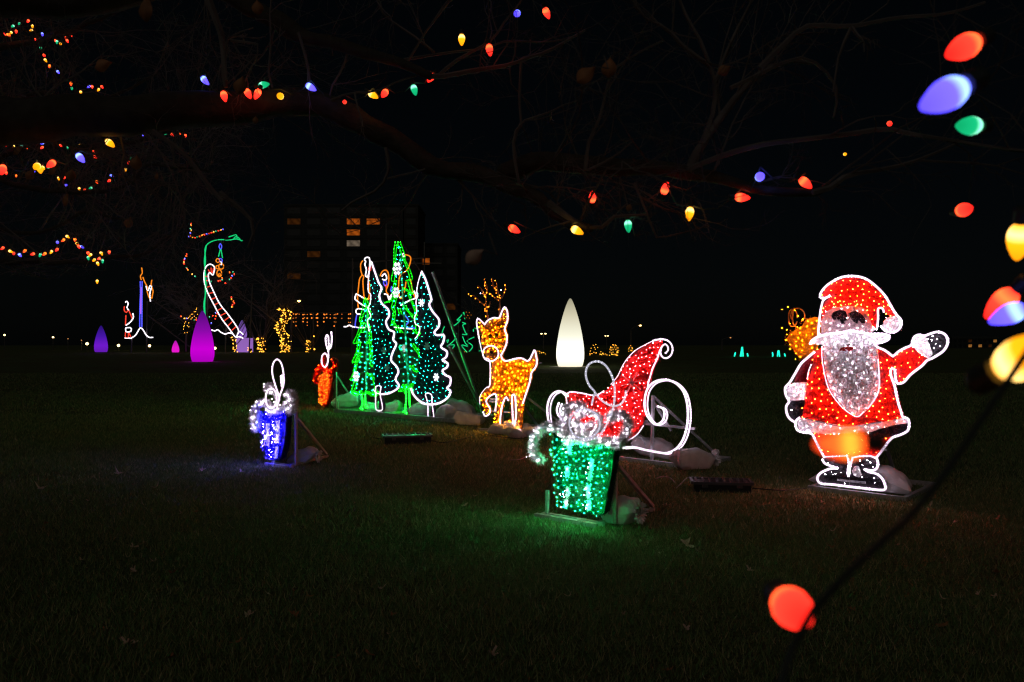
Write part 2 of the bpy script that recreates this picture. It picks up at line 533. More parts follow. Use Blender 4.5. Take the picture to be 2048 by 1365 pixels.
def lit_window(name, col, s):
    m = bpy.data.materials.new(name); m.use_nodes = True; n = m.node_tree; n.nodes.clear()
    o = n.nodes.new('ShaderNodeOutputMaterial'); e = n.nodes.new('ShaderNodeEmission'); tc = n.nodes.new('ShaderNodeTexCoord')
    v = n.nodes.new('ShaderNodeTexVoronoi'); v.inputs['Scale'].default_value = .9
    r = n.nodes.new('ShaderNodeValToRGB'); r.color_ramp.elements[0].color = (*(c * 1.3 for c in col), 1); r.color_ramp.elements[1].color = (*(c * .25 for c in col), 1)
    n.links.new(tc.outputs['Object'], v.inputs[0]); n.links.new(v.outputs[0], r.inputs[0]); n.links.new(r.outputs[0], e.inputs[0])
    e.inputs[1].default_value = s; n.links.new(e.outputs[0], o.inputs[0]); return m
LW = lit_window('lit_orange_room', (1.0, .2, .015), .32); LW2 = lit_window('dim_orange_room', (1.0, .3, .05), .035); LWw = lit_window('pale_lit_room', (.8, .6, .42), .16)
building('apartment_tower', 'dark high rise block with a few orange windows behind the wire trees', 'building', 568, 806, 412, 250, 18, 13, 6,
         {(11, 3): LW, (11, 4): LW, (10, 3): LW, (9, 3): LWw, (11, 0): LW2, (8, 1): LW2, (6, 0): LW2}, M_wallB, M_glass)
building('apartment_wing', 'narrow taller wall end of the dark high rise block', 'building', 808, 836, 412, 249, 20, 13, 1, {}, M_wallA, M_glass)
building('apartment_block', 'lower dark block with one orange window beside the high rise', 'building', 838, 915, 490, 262, 18, 9, 3,
         {(7, 0): LW, (3, 0): LW2, (3, 2): LW2}, M_wallB, M_glass)
LWr = lit_window('shop_window_light', (1.0, .4, .08), .45)
building('low_building', 'low dark building with small lit windows beyond the waving figure', 'building', 1905, 1995, 678, 170, 12, 2, 9,
         {(0, 3): LWr, (0, 5): LWr, (1, 8): LWr, (0, 7): LW2, (1, 3): LW2}, M_wallB, M_glass)

# ================================================================= FAR LAMPS AND LANTERNS
G_lamp = glow('sodium_lamp', (1.0, .55, .13), 14.0)
G_lampw = glow('warm_lamp', (1.0, .66, .25), 7.0)
G_lampd = glow('faint_lamp', (1.0, .4, .12), .8)
def street_lamp(px, d, top, heads, label, arm=None, m=None, r=.12):
    X = (px - 1024) / F * d; z0 = tz(d); H = CH + (HZ - top) / F * d - z0
    t = thing('street_lamp', label, 'street lamp', (X, d, z0), 0, 'street lamps along the far edge of the park')
    k = d / F
    MB().tube([(0, 0, 0), (0, 0, H)], [.13, .08], 8).out('pole', M_pole, t)
    for hx, hy in heads:
        x = (hx - px) * k; z = CH + (HZ - hy) * k - z0
        MB().tube(spline([(0, 0, H), (x * .4, 0, H + (z - H) * .7), (x, 0, z + .06)], .4), .05, 6).out('arm', M_pole, t)
        h = MB().box(x - .35, -.18, z + .02, x + .35, .18, z + .16).out('lamp_head', M_pole, t)
        MB().lathe([(.02, -.13), (r * .8, -.1), (r, 0), (r * .8, .05)], 8, Matrix.Translation((x, 0, z))).out('lamp_glass', m or G_lamp, h)
street_lamp(583, 88, 612, [(598, 602)], 'lit street lamp beside the yellow wrapped tree trunk', r=.16)
street_lamp(1261.6, 130, 660, [(1280.4, 651)], 'lit single arm street lamp right of the white lantern', r=.22)
street_lamp(1087, 150, 669, [(1083, 667.5), (1091, 667.5)], 'twin headed street lamp between the deer and white lantern', m=G_lampw, r=.2)
street_lamp(1213.5, 170, 673, [(1211, 671.8), (1216, 671.8)], 'twin headed street lamp above the yellow spiral lights', m=G_lampw, r=.16)
street_lamp(1444, 120, 680, [(1461, 675.3)], 'nearly unlit street lamp beside the teal light trees', m=G_lampd, r=.12)
for i, (px, py, r, w_) in enumerate([(174, 688, .19, 'beside the blue lantern'), (237, 691.5, .18, 'under the light rope mast'), (299, 692, .18, 'under the right brace of the mast'),
                                  (430, 697, .18, 'right of the large magenta lantern'), (9, 670.5, .12, 'at the left edge of the lawn'), (106, 675, .12, 'far left, third from the edge'),
                                  (136, 678, .07, 'a faint speck left of the blue lantern'), (163, 681, .07, 'a faint speck just left of the blue lantern')]):
    d = 110; z0 = tz(d); p = W(px, py, d)
    t = thing('globe_lamp', 'small glowing globe lamp ' + w_, 'lamp', (p.x, d, z0), 0, 'small path lamps on the far lawn')
    MB().tube([(0, 0, 0), (0, 0, p.z - z0)], .05, 6).out('pole', M_pole, t)
    MB().lathe([(.02, -r), (r * .8, -r * .6), (r, 0), (r * .8, r * .6), (.02, r)], 10, Matrix.Translation((0, 0, p.z - z0))).out('globe', G_lampw if r > .1 else G_lampd, t)

def lantern(px, top, base, hw, d, stops, label, disc=False, name='cone_lantern'):
    k = d / F; H = (base - top) * k; R = hw * k
    z0 = tz(d); zb = max(0, CH + (HZ - base) * k - z0)
    t = thing(name, label, 'lantern', ((px - 1024) * k, d, z0), 0, 'glowing teardrop lanterns on the lawn')
    pr = [(.80, 0), (.86, .005), (.93, .05), (.985, .11), (1, .18), (.985, .26), (.93, .36), (.84, .48), (.72, .60), (.585, .71), (.44, .81), (.31, .89), (.19, .95), (.10, .985), (.03, 1)]
    pr2 = []
    for a, b in zip(pr, pr[1:]):
        pr2 += [a, ((a[0] + b[0]) / 2, (a[1] + b[1]) / 2)]
    pr2.append(pr[-1])
    c = MB().lathe([(r * R, z * H) for r, z in pr2], 32).out('shade', glow_grad('lantern_' + label[:12].replace(' ', '_'), stops, 0, H), t, True)
    c.location = (0, 0, zb + .02)
    if disc: MB().lathe([(R * 1.35, zb - .04), (R * 1.5, zb - .02), (R * 1.5, zb + .01), (R * .7, zb + .018)], 32).out('base_plate', mat('base_disc', (.35, .33, .3), .6), t)
    return t
lantern(1140.5, 599, 735, 28, 45, [(0, (1.2, 1.1, .78)), (.22, (1.7, 1.65, 1.4)), (.45, (1.0, .98, .78)), (.75, (.66, .61, .43)), (1, (.36, .33, .22))], 'tall cream white teardrop lantern glowing on the open lawn', True)
lantern(405, 624, 726, 22.5, 52, [(0, (.42, .0, .5)), (.25, (.6, .0, .68)), (.6, (.26, .003, .4)), (1, (.06, .004, .16))], 'large magenta teardrop lantern in front of the candy striped slide', True)
lantern(202, 652, 705, 12.5, 78, [(0, (.12, .01, .42)), (.25, (.16, .01, .6)), (.6, (.06, .008, .38)), (1, (.02, .005, .15))], 'blue violet teardrop lantern at the far left')
lantern(351, 682, 705.5, 7, 79, [(0, (.8, .01, .6)), (.4, (.8, .01, .6)), (1, (.4, .01, .4))], 'smallest pink teardrop lantern left of the large magenta one')
lantern(484, 641, 676, 9.5, 86, [(0, (.26, .12, .5)), (.5, (.2, .09, .42)), (1, (.1, .05, .25))], 'lilac teardrop lantern standing on a glowing square box', name='cone_lantern')
lantern(808, 690, 706, 6, 86, [(0, (.6, .5, .5)), (.5, (.5, .4, .42)), (1, (.3, .2, .25))], 'pale distant teardrop lantern seen between the wire trees')
k = 85.5 / F; tb = thing('light_box', 'lilac glowing square box under the lilac lantern', 'light box', ((483.5 - 1024) * k, 85.5, tz(85)))
MB().box(-13 * k, 0, .0, 13 * k, 1.6, 28.5 * k).out('shade', glow_grad('lantern_box', [(0, (.3, .13, .5)), (1, (.27, .12, .45))], 0, 1.5), tb)
MB().box(-13.6 * k, -.05, -.05, 13.6 * k, 1.65, -.001).out('plinth', M_pole, tb)

# ================================================================= FAR ROPE-LIGHT DISPLAYS
FM = {c: glow('far_' + n, col, s) for c, n, col, s in [
    ('w', 'white_rope', (1, .9, 1), 2.2), ('r', 'red_rope', (1, .06, .03), 1.1), ('o', 'orange_rope', (1, .25, .012), 1.15),
    ('b', 'blue_rope', (.09, .10, 1), 1.3), ('g', 'green_rope', (.01, .75, .22), .95), ('v', 'violet_rope', (.5, .12, 1), 1.1),
    ('t', 'teal_rope', (.01, .75, .42), 2.0), ('y', 'gold_lamps', (1, .42, .035), 4.5)]}
NM = {'w': 'white_rope', 'r': 'red_rope', 'o': 'orange_rope', 'b': 'blue_rope', 'g': 'green_rope', 'v': 'violet_rope', 't': 'teal_rope', 'y': 'gold_rope'}
def far_display(name, label, cat, px, d, zf, lines, poles=(), rr=1.0, group=None, dots=False):
    """rope-light picture on tall steel posts; lines = (colour, points in the enlarged view)"""
    ox, oy, s = zf; k = d / F
    X = (px - 1024) * k; z0 = tz(d)
    t = thing(name, label, cat, (X, d, z0), 0, group)
    def L(x, y): return ((ox + x / s - px) * k, CH + (HZ - (oy + y / s)) * k - z0)
    for c, pts in lines:
        mb = MB(); q = [L(*p) for p in pts]
        if dots:
            for p in spline(q, .16 if dots is True else dots):
                mb.ball((p[0] + random.uniform(-.03, .03), random.uniform(-.1, .1), p[1] + random.uniform(-.03, .03)), .05 * rr)
        else:
            p_ = spline(q, .12); mb.tube([(a, 0, b) for a, b in p_], [.045 * rr * (1 + .3 * (i % 2)) for i in range(len(p_))], 5)
        mb.out(NM[c], FM[c], t)['kind'] = 'thing'
    for a in poles:
        (x0, y0), (x1, y1) = a[:2]; y = a[2] if len(a) > 2 else .12
        p, q = L(x0, y0), L(x1, y1)
        MB().bar((p[0], .12, p[1]), (q[0], y, max(0, q[1])), .1).out('pole', M_pole, t)
    return t
Z6 = (0, 420, 3.938); Z8 = (340, 400, 4.015); Z8b = (640, 400, 3.79); Z4 = (1050, 580, 3.7236)
far_display('light_rope_scene', 'red and white standing figure by a blue mast with an orange flier on top', 'light display', 283, 80, Z6, [
    ('b', [(1104, 562), (1106, 650), (1102, 760), (1100, 925)]), ('b', [(1119, 562), (1118, 700), (1117, 925)]), ('v', [(1112, 610), (1111, 680), (1108, 820)]),
    ('o', [(1115, 455), (1120, 500), (1105, 520), (1112, 552)]), ('o', [(1125, 530), (1140, 570), (1160, 610), (1160, 650), (1180, 700), (1195, 690)]),
    ('o', [(1196, 552), (1190, 590), (1205, 640), (1200, 670), (1195, 700)]), ('w', [(1150, 600), (1165, 640), (1180, 600), (1195, 604), (1180, 660), (1185, 722)]),
    ('w', [(1035, 1010), (1065, 990), (1085, 960), (1105, 930), (1130, 950), (1150, 985), (1175, 1005), (1205, 1005)]),
    ('w', [(988, 732), (996, 718), (1010, 740), (1000, 770), (1015, 792)]), ('r', [(980, 760), (978, 790), (995, 810), (1010, 790), (1030, 830), (1042, 862)]),
    ('w', [(1045, 815), (1050, 850), (1020, 890), (990, 910)]), ('w', [(990, 930), (1030, 930), (1030, 958), (993, 960), (990, 930)]),
    ('r', [(992, 830), (990, 870), (988, 910)]), ('r', [(990, 960), (988, 1005), (1010, 1005), (1012, 965), (1030, 1000)]), ('w', [(982, 1010), (1035, 1012)])],
    [((1155, 720), (1150, 1130)), ((1034, 1010), (1030, 1130)), ((1200, 712), (1500, 1066), 7), ((1160, 830), (1372, 1110), 5)])
rungs = [((1620, 560), (1645, 555)), ((1630, 610), (1660, 600)), ((1645, 660), (1685, 650)), ((1665, 705), (1705, 690)), ((1690, 750), (1725, 730)), ((1710, 795), (1755, 770)),
         ((1735, 835), (1785, 810)), ((1765, 875), (1805, 845)), ((1795, 915), (1830, 880)), ((1825, 950), (1860, 920)), ((1612, 525), (1642, 525)), ((1640, 470), (1655, 500)), ((1662, 455), (1664, 495)), ((1682, 458), (1672, 500))]
far_display('light_rope_scene', 'red and white striped curved slide under a bent green light rope tree', 'light display', 430, 80, Z6, [
    ('g', [(1645, 950), (1622, 880), (1612, 760), (1617, 650), (1612, 500), (1618, 400), (1615, 310), (1635, 270), (1680, 245), (1740, 235), (1800, 240), (1860, 230), (1910, 245)]),
    ('g', [(1628, 940), (1606, 760), (1622, 640), (1620, 520), (1610, 400), (1624, 290)]),
    ('g', [(1800, 215), (1830, 205), (1860, 197), (1868, 225)]), ('g', [(1840, 230), (1856, 210), (1880, 222), (1900, 246)]),
    ('w', [(1690, 470), (1675, 515), (1652, 492), (1640, 520), (1650, 570), (1680, 640), (1730, 740), (1800, 830), (1875, 940), (1870, 980), (1855, 1003), (1800, 930), (1740, 850), (1680, 740), (1630, 640), (1608, 560), (1608, 490), (1625, 445), (1655, 428), (1685, 445), (1690, 470)]),
    ('w', [(1665, 945), (1690, 955), (1715, 945), (1740, 965), (1775, 980), (1800, 970), (1830, 975)]), ('w', [(1875, 965), (1890, 960), (1915, 982)]), ('w', [(1860, 1005), (1885, 1000), (1915, 1012)])] +
    [('r', list(r)) for r in rungs],
    [((1628, 560), (1630, 1130)), ((1775, 930), (1770, 1130)), ((1985, 590), (1958, 1125)), ((1830, 610), (2200, 1000), 6), ((1780, 560), (1850, 640), 2)])
far_display('light_rope_figure', 'small orange figure on a green and blue rope hanging from the green tree', 'light figure', 440, 80.6, Z6, [
    ('b', [(1735, 265), (1725, 290), (1738, 312), (1746, 285), (1735, 265)]), ('g', [(1735, 312), (1720, 370)]), ('g', [(1740, 312), (1752, 380)]),
    ('b', [(1722, 388), (1745, 385), (1750, 410), (1728, 405)]), ('w', [(1738, 405), (1748, 425), (1740, 434)]),
    ('o', ring(1715, 400, 14, 16)), ('o', ring(1742, 446, 20, 22)), ('o', ring(1712, 452, 12, 14)), ('o', ring(1727, 500, 19, 28)), ('o', ring(1728, 512, 9, 10))],
    [((1745, 230), (1737, 262))])
far_display('light_rope_scene', 'orange white and blue light rope figures behind the green wire trees', 'light display', 770, 70, Z8b, [
    ('o', [(325, 460), (308, 490), (310, 540), (318, 570), (300, 600), (290, 680), (285, 740), (290, 830)]), ('o', [(320, 570), (332, 582), (325, 620), (335, 740), (350, 762)]),
    ('o', [(362, 590), (375, 640), (372, 730), (352, 762), (385, 742)]), ('w', [(345, 440), (370, 437), (378, 470), (372, 540), (360, 587), (345, 572), (352, 530), (340, 490), (348, 465), (335, 455), (345, 440)]),
    ('w', [(275, 712), (330, 745)]), ('w', [(325, 800), (275, 762), (264, 745), (275, 712)]), ('w', [(330, 832), (300, 825), (275, 832), (274, 857), (290, 870), (298, 862), (310, 875)]), ('b', [(278, 870), (266, 960), (290, 970)]),
    ('w', [(180, 962), (205, 962), (220, 950), (245, 962), (270, 965), (300, 970), (380, 965)]), ('w', [(560, 965), (600, 972), (640, 975), (700, 978)]),
    ('o', [(455, 580), (470, 545), (495, 532), (515, 550), (522, 600), (515, 650), (500, 690), (520, 720)]), ('w', [(468, 582), (490, 560), (506, 590), (495, 610), (472, 602)]),
    ('b', [(480, 622), (496, 612), (508, 640), (490, 652), (480, 622)]), ('r', [(492, 655), (500, 640), (502, 672)]), ('b', [(545, 655), (535, 690), (550, 700), (545, 660)]),
    ('o', [(640, 418), (665, 420), (688, 440), (680, 490), (665, 525), (640, 550), (605, 577), (595, 680), (610, 752), (640, 690), (652, 620)]), ('o', [(685, 600), (700, 680), (718, 740)]), ('w', ring(632, 418, 11, 12)),
    ('w', [(712, 690), (728, 740), (680, 762), (610, 800)]), ('r', ring(378, 522, 11, 16)), ('b', [(640, 870), (672, 920), (648, 962), (725, 975)]), ('w', [(330, 800), (390, 830), (420, 800)]),
    ('w', [(485, 715), (510, 720), (525, 760), (545, 715), (525, 745)])],
    [((245, 440), (240, 1165)), ((500, 180), (500, 560)), ((790, 320), (790, 560)), ((380, 470), (800, 440)), ((540, 200), (780, 590), 3), ((825, 545), (1150, 985), 9), ((600, 480), (920, 480))])
far_display('wire_light_tree', 'teal green outline light tree with gaps, behind the deer', 'light tree', 925, 84, Z8b, [
    ('g', [(1090, 852), (1065, 885), (1035, 915), (1066, 908), (1030, 945), (990, 965)]), ('g', [(1035, 1010), (1020, 1060), (990, 1090), (962, 1110)]), ('g', [(968, 1108), (1020, 1100), (990, 1145)]),
    ('g', [(1090, 852), (1098, 905)]), ('g', [(1078, 930), (1108, 940), (1082, 950), (1105, 1010), (1118, 1022), (1078, 1020)]), ('g', [(1080, 1035), (1100, 1085), (1125, 1112), (1072, 1102), (1118, 1160)]),
    ('g', [(1170, 1040), (1115, 1070), (1150, 1100), (1155, 1120), (1130, 1150)])], [((1050, 900), (1050, 1165))], rr=.9)
far_display('wire_light_tree', 'partly hidden teal outline tree at the right shoulder of the white edged tree', 'light tree', 885, 86, Z8b, [('g', [(945, 960), (930, 990), (925, 1012)]), ('g', [(950, 1075), (975, 1060), (965, 1085)])], [((935, 950), (935, 1165))], rr=.9)
far_display('wire_light_tree', 'partly hidden teal outline tree close behind the deer neck', 'light tree', 950, 86, Z8b, [('g', [(1195, 980), (1165, 973), (1163, 1000)]), ('g', [(1225, 1080), (1215, 1110), (1225, 1140), (1205, 1145)])], [((1200, 960), (1200, 1165))], rr=.9)
far_display('snowflake_light', 'orange lit snowflake on a post beside the teal outline tree', 'snowflake light', 936, 82, Z8b,
    [('o', [(1122 + 24 * math.cos(a), 875 + 24 * math.sin(a)), (1122 - 24 * math.cos(a), 875 - 24 * math.sin(a))]) for a in (0, PI / 3, 2 * PI / 3)], [((1122, 890), (1122, 1160))], rr=.8, dots=.28)
far_display('light_string', 'low swag of tiny gold lights along the far lawn edge', 'light string', 925, 84, Z8b, [('y', [(985, 1160), (1010, 1152), (1040, 1164), (1060, 1168), (1090, 1156), (1120, 1153), (1150, 1163), (1175, 1166), (1200, 1160), (1240, 1165)])], rr=.5, dots=.22)
# gold figures right of the white lantern
far_display('spiral_light', 'gold curled spiral of small lamps right of the white lantern', 'light figure', 1185, 66, Z4, [('y', [(487, 482), (490, 445), (503, 415), (525, 408), (540, 425), (532, 446), (515, 440), (518, 428)]), ('y', ring(492, 475, 8, 9)), ('y', ring(520, 470, 9, 9))], rr=.62, dots=.26)
far_display('flower_light', 'small gold lamp flower between the two gold spirals', 'light figure', 1203, 66, Z4, [('y', ring(568, 470, 13, 11)), ('y', ring(568, 480, 5, 6)), ('y', [(590, 482), (600, 475), (612, 484)])], rr=.62, dots=.26)
far_display('shell_light', 'dense gold shell shaped coil of lamps left of the sled back', 'light figure', 1228, 66, Z4, [('y', ring(663, 452, 33, 40)), ('y', ring(665, 455, 25, 30)), ('y', ring(668, 460, 15, 19)), ('y', [(628, 488), (640, 480), (660, 490), (690, 488)]), ('y', [(640, 430), (655, 405), (672, 410)])], rr=.62, dots=.22)
far_display('star_light', 'gold star with a trailing tail close behind the sled', 'light figure', 1262, 65, Z4, [('y', [(785, 416), (790, 432), (806, 434), (793, 444), (797, 460), (785, 450), (772, 460), (776, 444), (764, 434), (780, 432), (785, 416)]), ('y', [(800, 432), (812, 450), (825, 478)]), ('y', [(796, 448), (806, 462), (812, 482)])], rr=.55, dots=.2)
far_display('scroll_light', 'low gold scribble of lamps between deer and white lantern', 'light figure', 1083, 68, Z4, [('y', [(98, 455), (105, 475), (120, 480), (130, 462), (142, 480), (155, 478)]), ('y', [(110, 460), (125, 470), (140, 466)])], rr=.55, dots=.22)
for j, (px, lab, ls) in enumerate([(1485, 'three teal light peaks, the taller group left of the gold sack', [[(1610, 497), (1618, 421), (1625, 497)], [(1559, 497), (1567, 466)], [(1660, 497), (1655, 473)], [(1604, 497), (1616, 430)]]),
                     (1558, 'three teal light peaks, the shorter group nearest the gold sack', [[(1880, 497), (1888, 447), (1897, 497)], [(1843, 465), (1848, 497), (1841, 497)], [(1933, 475), (1939, 497)]])]):
    far_display('light_peaks', lab, 'light figure', px, 63, Z4, [('t', l) for l in ls], rr=1.0)
# gold lamps wrapped round bare trunks
def wrapped_trunk(px, top, d, path, wd, label, zf=Z8, n=60, tree=True, cat='tree', r=.055):
    ox, oy, s = zf; k = d / F; z0 = tz(d); X = (px - 1024) * k
    t = thing('wrapped_tree', label, cat, (X, d, z0), 0, 'tree trunks wrapped in gold lamps')
    q = [((ox + x / s - px) * k, CH + (HZ - (oy + y / s)) * k - z0) for x, y in path]
    q[-1] = (q[-1][0], min(q[-1][1], .02))
    p3 = spline([(a, 0, b) for a, b in q], .3)
    MB().tube([tuple(p) for p in p3], [wd * .8 + .02 for _ in p3], 8).out('trunk', M_bark, t)
    mb = MB()
    for i in range(n):
        p = p3[min(len(p3) - 1, int(len(p3) * (i + random.random()) / n))]; a = random.uniform(PI * .95, PI * 2.05)
        mb.ball((p[0] + math.cos(a) * (wd + .05) * random.uniform(.7, 1.3), p[1] + math.sin(a) * (wd + .05), p[2] + random.uniform(-.12, .12)), r * random.uniform(.7, 1.15))
    mb.out('lamps', FM['y'], t)['kind'] = 'stuff'
    if tree:
        mb = MB()
        for i in range(14):
            p = p3[random.randint(0, 3)]; a = random.uniform(0, 2 * PI); q0 = Vector(p); dr = Vector((math.cos(a), math.sin(a), 1.2))
            mb.tube([q0, q0 + dr * .8, q0 + dr * 1.9 + Vector((random.uniform(-.4, .4), 0, .4))], [.05, .035, .01], 5)
        mb.out('branches', M_twig, t)['kind'] = 'stuff'
wrapped_trunk(566, 615, 84, [(905, 880), (940, 900), (925, 960), (890, 1000), (885, 1040), (920, 1090), (930, 1150), (920, 1222)], .42, 'tall gold lit tree trunk with a forked wavy shape beside the street lamp', n=190)
wrapped_trunk(522, 680, 86, [(728, 1118), (733, 1170), (738, 1222)], .3, 'short gold wrapped stump between the lilac box and the tall gold tree', n=60)
wrapped_trunk(468, 676, 84, [(512, 1108), (522, 1160), (523, 1222)], .16, 'thin gold wrapped trunk at the left side of the lilac box', n=22)
wrapped_trunk(501, 700, 84, [(645, 1195), (646, 1222)], .2, 'low gold wrapped stub at the right side of the lilac box', n=10, tree=False)
wrapped_trunk(616.5, 683, 86, [(1112, 1138), (1110, 1180), (1113, 1222)], .18, 'narrow gold wrapped trunk left of the tall ribboned red gift', n=30)
wrapped_trunk(629, 676, 86, [(1165, 1098), (1160, 1125), (1162, 1222)], .08, 'slim post topped by a gold lamp cluster near the red gift', n=2, tree=False, r=.1)
far_display('fountain_light', 'gold fountain of drooping lamp arcs left of the magenta lantern', 'light figure', 375, 80, Z8, [
    ('y', [(210, 870), (200, 912), (160, 930), (128, 975), (108, 1040), (120, 1075), (138, 1068)]), ('y', [(255, 905), (210, 925), (165, 965), (145, 1010), (150, 1020)]), ('y', [(90, 935), (120, 950), (165, 945), (210, 950)]),
    ('y', [(210, 880), (190, 900), (175, 920)]), ('y', [(120, 990), (110, 1020), (135, 1010)])], [((125, 1070), (125, 1222))], rr=.75, dots=.36)
# orange icicle lights along a dark fence rail
k = 88 / F
t = thing('icicle_lights', 'hanging orange icicle lights in rows along a dark rail', 'light string', ((645 - 1024) * k, 88, tz(88)))
x0, x1, zt = (583 - 645) * k, (708 - 645) * k, CH + (HZ - 626) * k - tz(88)
MB().bar((x0, 0, zt), (x1, 0, zt), .06).out('rail', M_pole, t)
for x in (x0, x0 + (x1 - x0) * .35, x0 + (x1 - x0) * .7, x1): MB().bar((x, 0, 0), (x, 0, zt), .1).out('post', M_pole, t)
mb = MB(); mc = MB()
for i in range(34):
    x = x0 + (x1 - x0) * (i + random.random() * .6) / 34; n = random.choice([1, 2, 3, 4]); z1 = zt - .06
    if random.random() < .25: continue
    for j in range(n):
        z = zt - .12 - j * .42 - random.random() * .1; z1 = z
        mb.ball((x, 0, z), random.choice([.05, .07, .09]))
    mc.tube([(x, 0, zt), (x, 0, z1)], .012, 3)
mb.out('lamps', glow('orange_icicle', (1, .25, .03), 1.6), t)['kind'] = 'stuff'; mc.out('drop_wires', M_cable, t)['kind'] = 'stuff'

# ================================================================= SANDBAGS, BOXES
def sandbag(loc, L, Wd, H, rz, label, tie=False, seed=0, tilt=0.0):
    """slumped sack: a pinched, wrinkled pillow that sags where it lies, with or without a gathered neck"""
    t = thing('sandbag', label, 'sandbag', loc, rz, 'white sandbags holding down the display frames')
    sx = seed * 7.31; nu, nv = 36, 28
    V = []; Fc = []
    for sd in (1, -1):
        for j in range(nv + 1):
            v = j / nv * 2 - 1
            for i in range(nu + 1):
                u = i / nu * 2 - 1
                neck = 1 - (.55 * max(0, u) ** 3 if tie else 0)
                th = (max(0, 1 - abs(u) ** 3.4) * max(0, 1 - abs(v) ** 3.0)) ** .42
                x = L / 2 * u * (1 - .14 * (1 - v * v)); y = Wd / 2 * v * (1 - .16 * (1 - u * u)) * neck
                z = sd * H / 2 * th * neck
                P_ = Vector((x * 5 + sx, y * 5, sd))
                cr = (abs(u) * abs(v)) ** 1.2
                z += th * H * (.15 * mnoise.noise(P_) + .07 * mnoise.noise(P_ * 2.7)) + H * .06 * math.sin((u * 5 + v * 9) * 2.2 + sx) * cr * th
                rw = max(0, abs(u) - .55) / .45
                z += H * .11 * rw * th * math.sin(v * 17 + mnoise.noise(P_) * 5)
                z += H * .46 + H * .20 * math.sin(u * 1.9 + sx) * (.4 + .6 * abs(u)) + H * .12 * cr * math.sin(sx * 3 + u)
                x += .02 * L * mnoise.noise(P_ * 1.7); y += .03 * Wd * mnoise.noise(P_ * 1.9 + Vector((3, 1, 4)))
                if z < .014: z = .014 + (z - .014) * .04
                V.append((x, y, z))
        o_ = 0 if sd == 1 else (nu + 1) * (nv + 1)
        for j in range(nv):
            for i in range(nu):
                a = o_ + j * (nu + 1) + i; q_ = (a, a + 1, a + nu + 2, a + nu + 1)
                Fc.append(q_ if sd == 1 else q_[::-1])
    link('sack', V, Fc, M_sack, t, True)
    if tie:   # gathered neck: pleated fan beyond a cord
        mb = MB(); V = []; n = 40
        for q, (r, xx) in enumerate([(.13 * H, 0), (.24 * H, .035), (.36 * H, .07), (.38 * H, .10)]):
            for i in range(n):
                a = 2 * PI * i / n; rr = r * (1 + (.15 if i % 2 else -.1) * (q + .6) / 3 + random.uniform(-.12, .12) * q / 3)
                V.append((L / 2 * .93 + xx * L * .8 + random.uniform(-.01, .01) * q, rr * math.cos(a), max(.012, H * .46 + rr * math.sin(a) * .9)))
        Fc = [(q * n + i, q * n + (i + 1) % n, (q + 1) * n + (i + 1) % n, (q + 1) * n + i) for q in range(3) for i in range(n)]
        link('gathered_neck', V, Fc, M_sack, t)
        MB().tube([(L / 2 * .93, .15 * H * math.cos(a), H * .46 + .15 * H * math.sin(a)) for a in np.linspace(0, 2 * PI, 12)[:-1]], .006, 5, True).out('cord', M_cableg, t)
    return t

def bag_px(px0, px1, ybot, ytop, label, rz=0, tie=False, seed=0, wk=.7, up=0.0):
    g = ground_at((px0 + px1) / 2, ybot); k = g.y / F
    L = (px1 - px0) * k; H = (ybot - ytop) * k * .95
    c = Vector((g.x, g.y + L * wk * .4, g.z + up))
    a = math.radians(rz)
    L2 = L * .92
    return sandbag(c, L2, L * wk, H, a, label, tie, seed)

def control_box(px, py, wpx, label, rz):
    g = ground_at(px, py); k = g.y / F; L = wpx * k; Wd = L * .46; H = L * .22
    t = thing('control_box', label, 'control box', (g.x, g.y + Wd * .4, g.z + .002), math.radians(rz))
    b = MB(); b.box(-L / 2, -Wd / 2, 0, L / 2, Wd / 2, H * .7)
    b.out('case', M_black, t)
    r = MB()
    r.bar((-L / 2, -Wd / 2 - .012, H * .74), (L / 2, -Wd / 2 - .012, H * .74), .03, .03); r.bar((-L / 2, Wd / 2 + .012, H * .74), (L / 2, Wd / 2 + .012, H * .74), .03, .03)
    r.bar((-L / 2 - .012, -Wd / 2, H * .74), (-L / 2 - .012, Wd / 2, H * .74), .03, .03); r.bar((L / 2 + .012, -Wd / 2, H * .74), (L / 2 + .012, Wd / 2, H * .74), .03, .03)
    r.out('rim', mat('grey_plastic', (.09, .085, .1), .4), t)
    for i in range(8):
        x = -L / 2 + L * (i + .5) / 8
        MB().bar((x, -Wd / 2 + .02, H * .78), (x, Wd / 2 - .02, H * .84), .022, .02).out('rib', mat('grey_plastic', (.09, .085, .1), .4), t)
    MB().box(-L / 2 + .02, -Wd / 2 + .02, H * .7, L / 2 - .02, Wd / 2 - .02, H * .76).out('lid', M_black, t)
    for x in (-L * .3, L * .3): MB().box(x - .03, -Wd / 2 - .03, H * .4, x + .03, -Wd / 2 - .002, H * .66).out('latch', mat('grey_plastic', (.09, .085, .1), .4), t)
    for x in (-L * .42, L * .42): MB().tube([(x, -Wd * .3, .0), (x, -Wd * .3, .02)], .02, 6).out('foot', M_black, t)
    return t
control_box(1447, 986, 112, 'long black ribbed control box on the lawn left of the waving figure', -8)
control_box(812, 889, 92, 'long black ribbed control box on the lawn before the trees', 12)

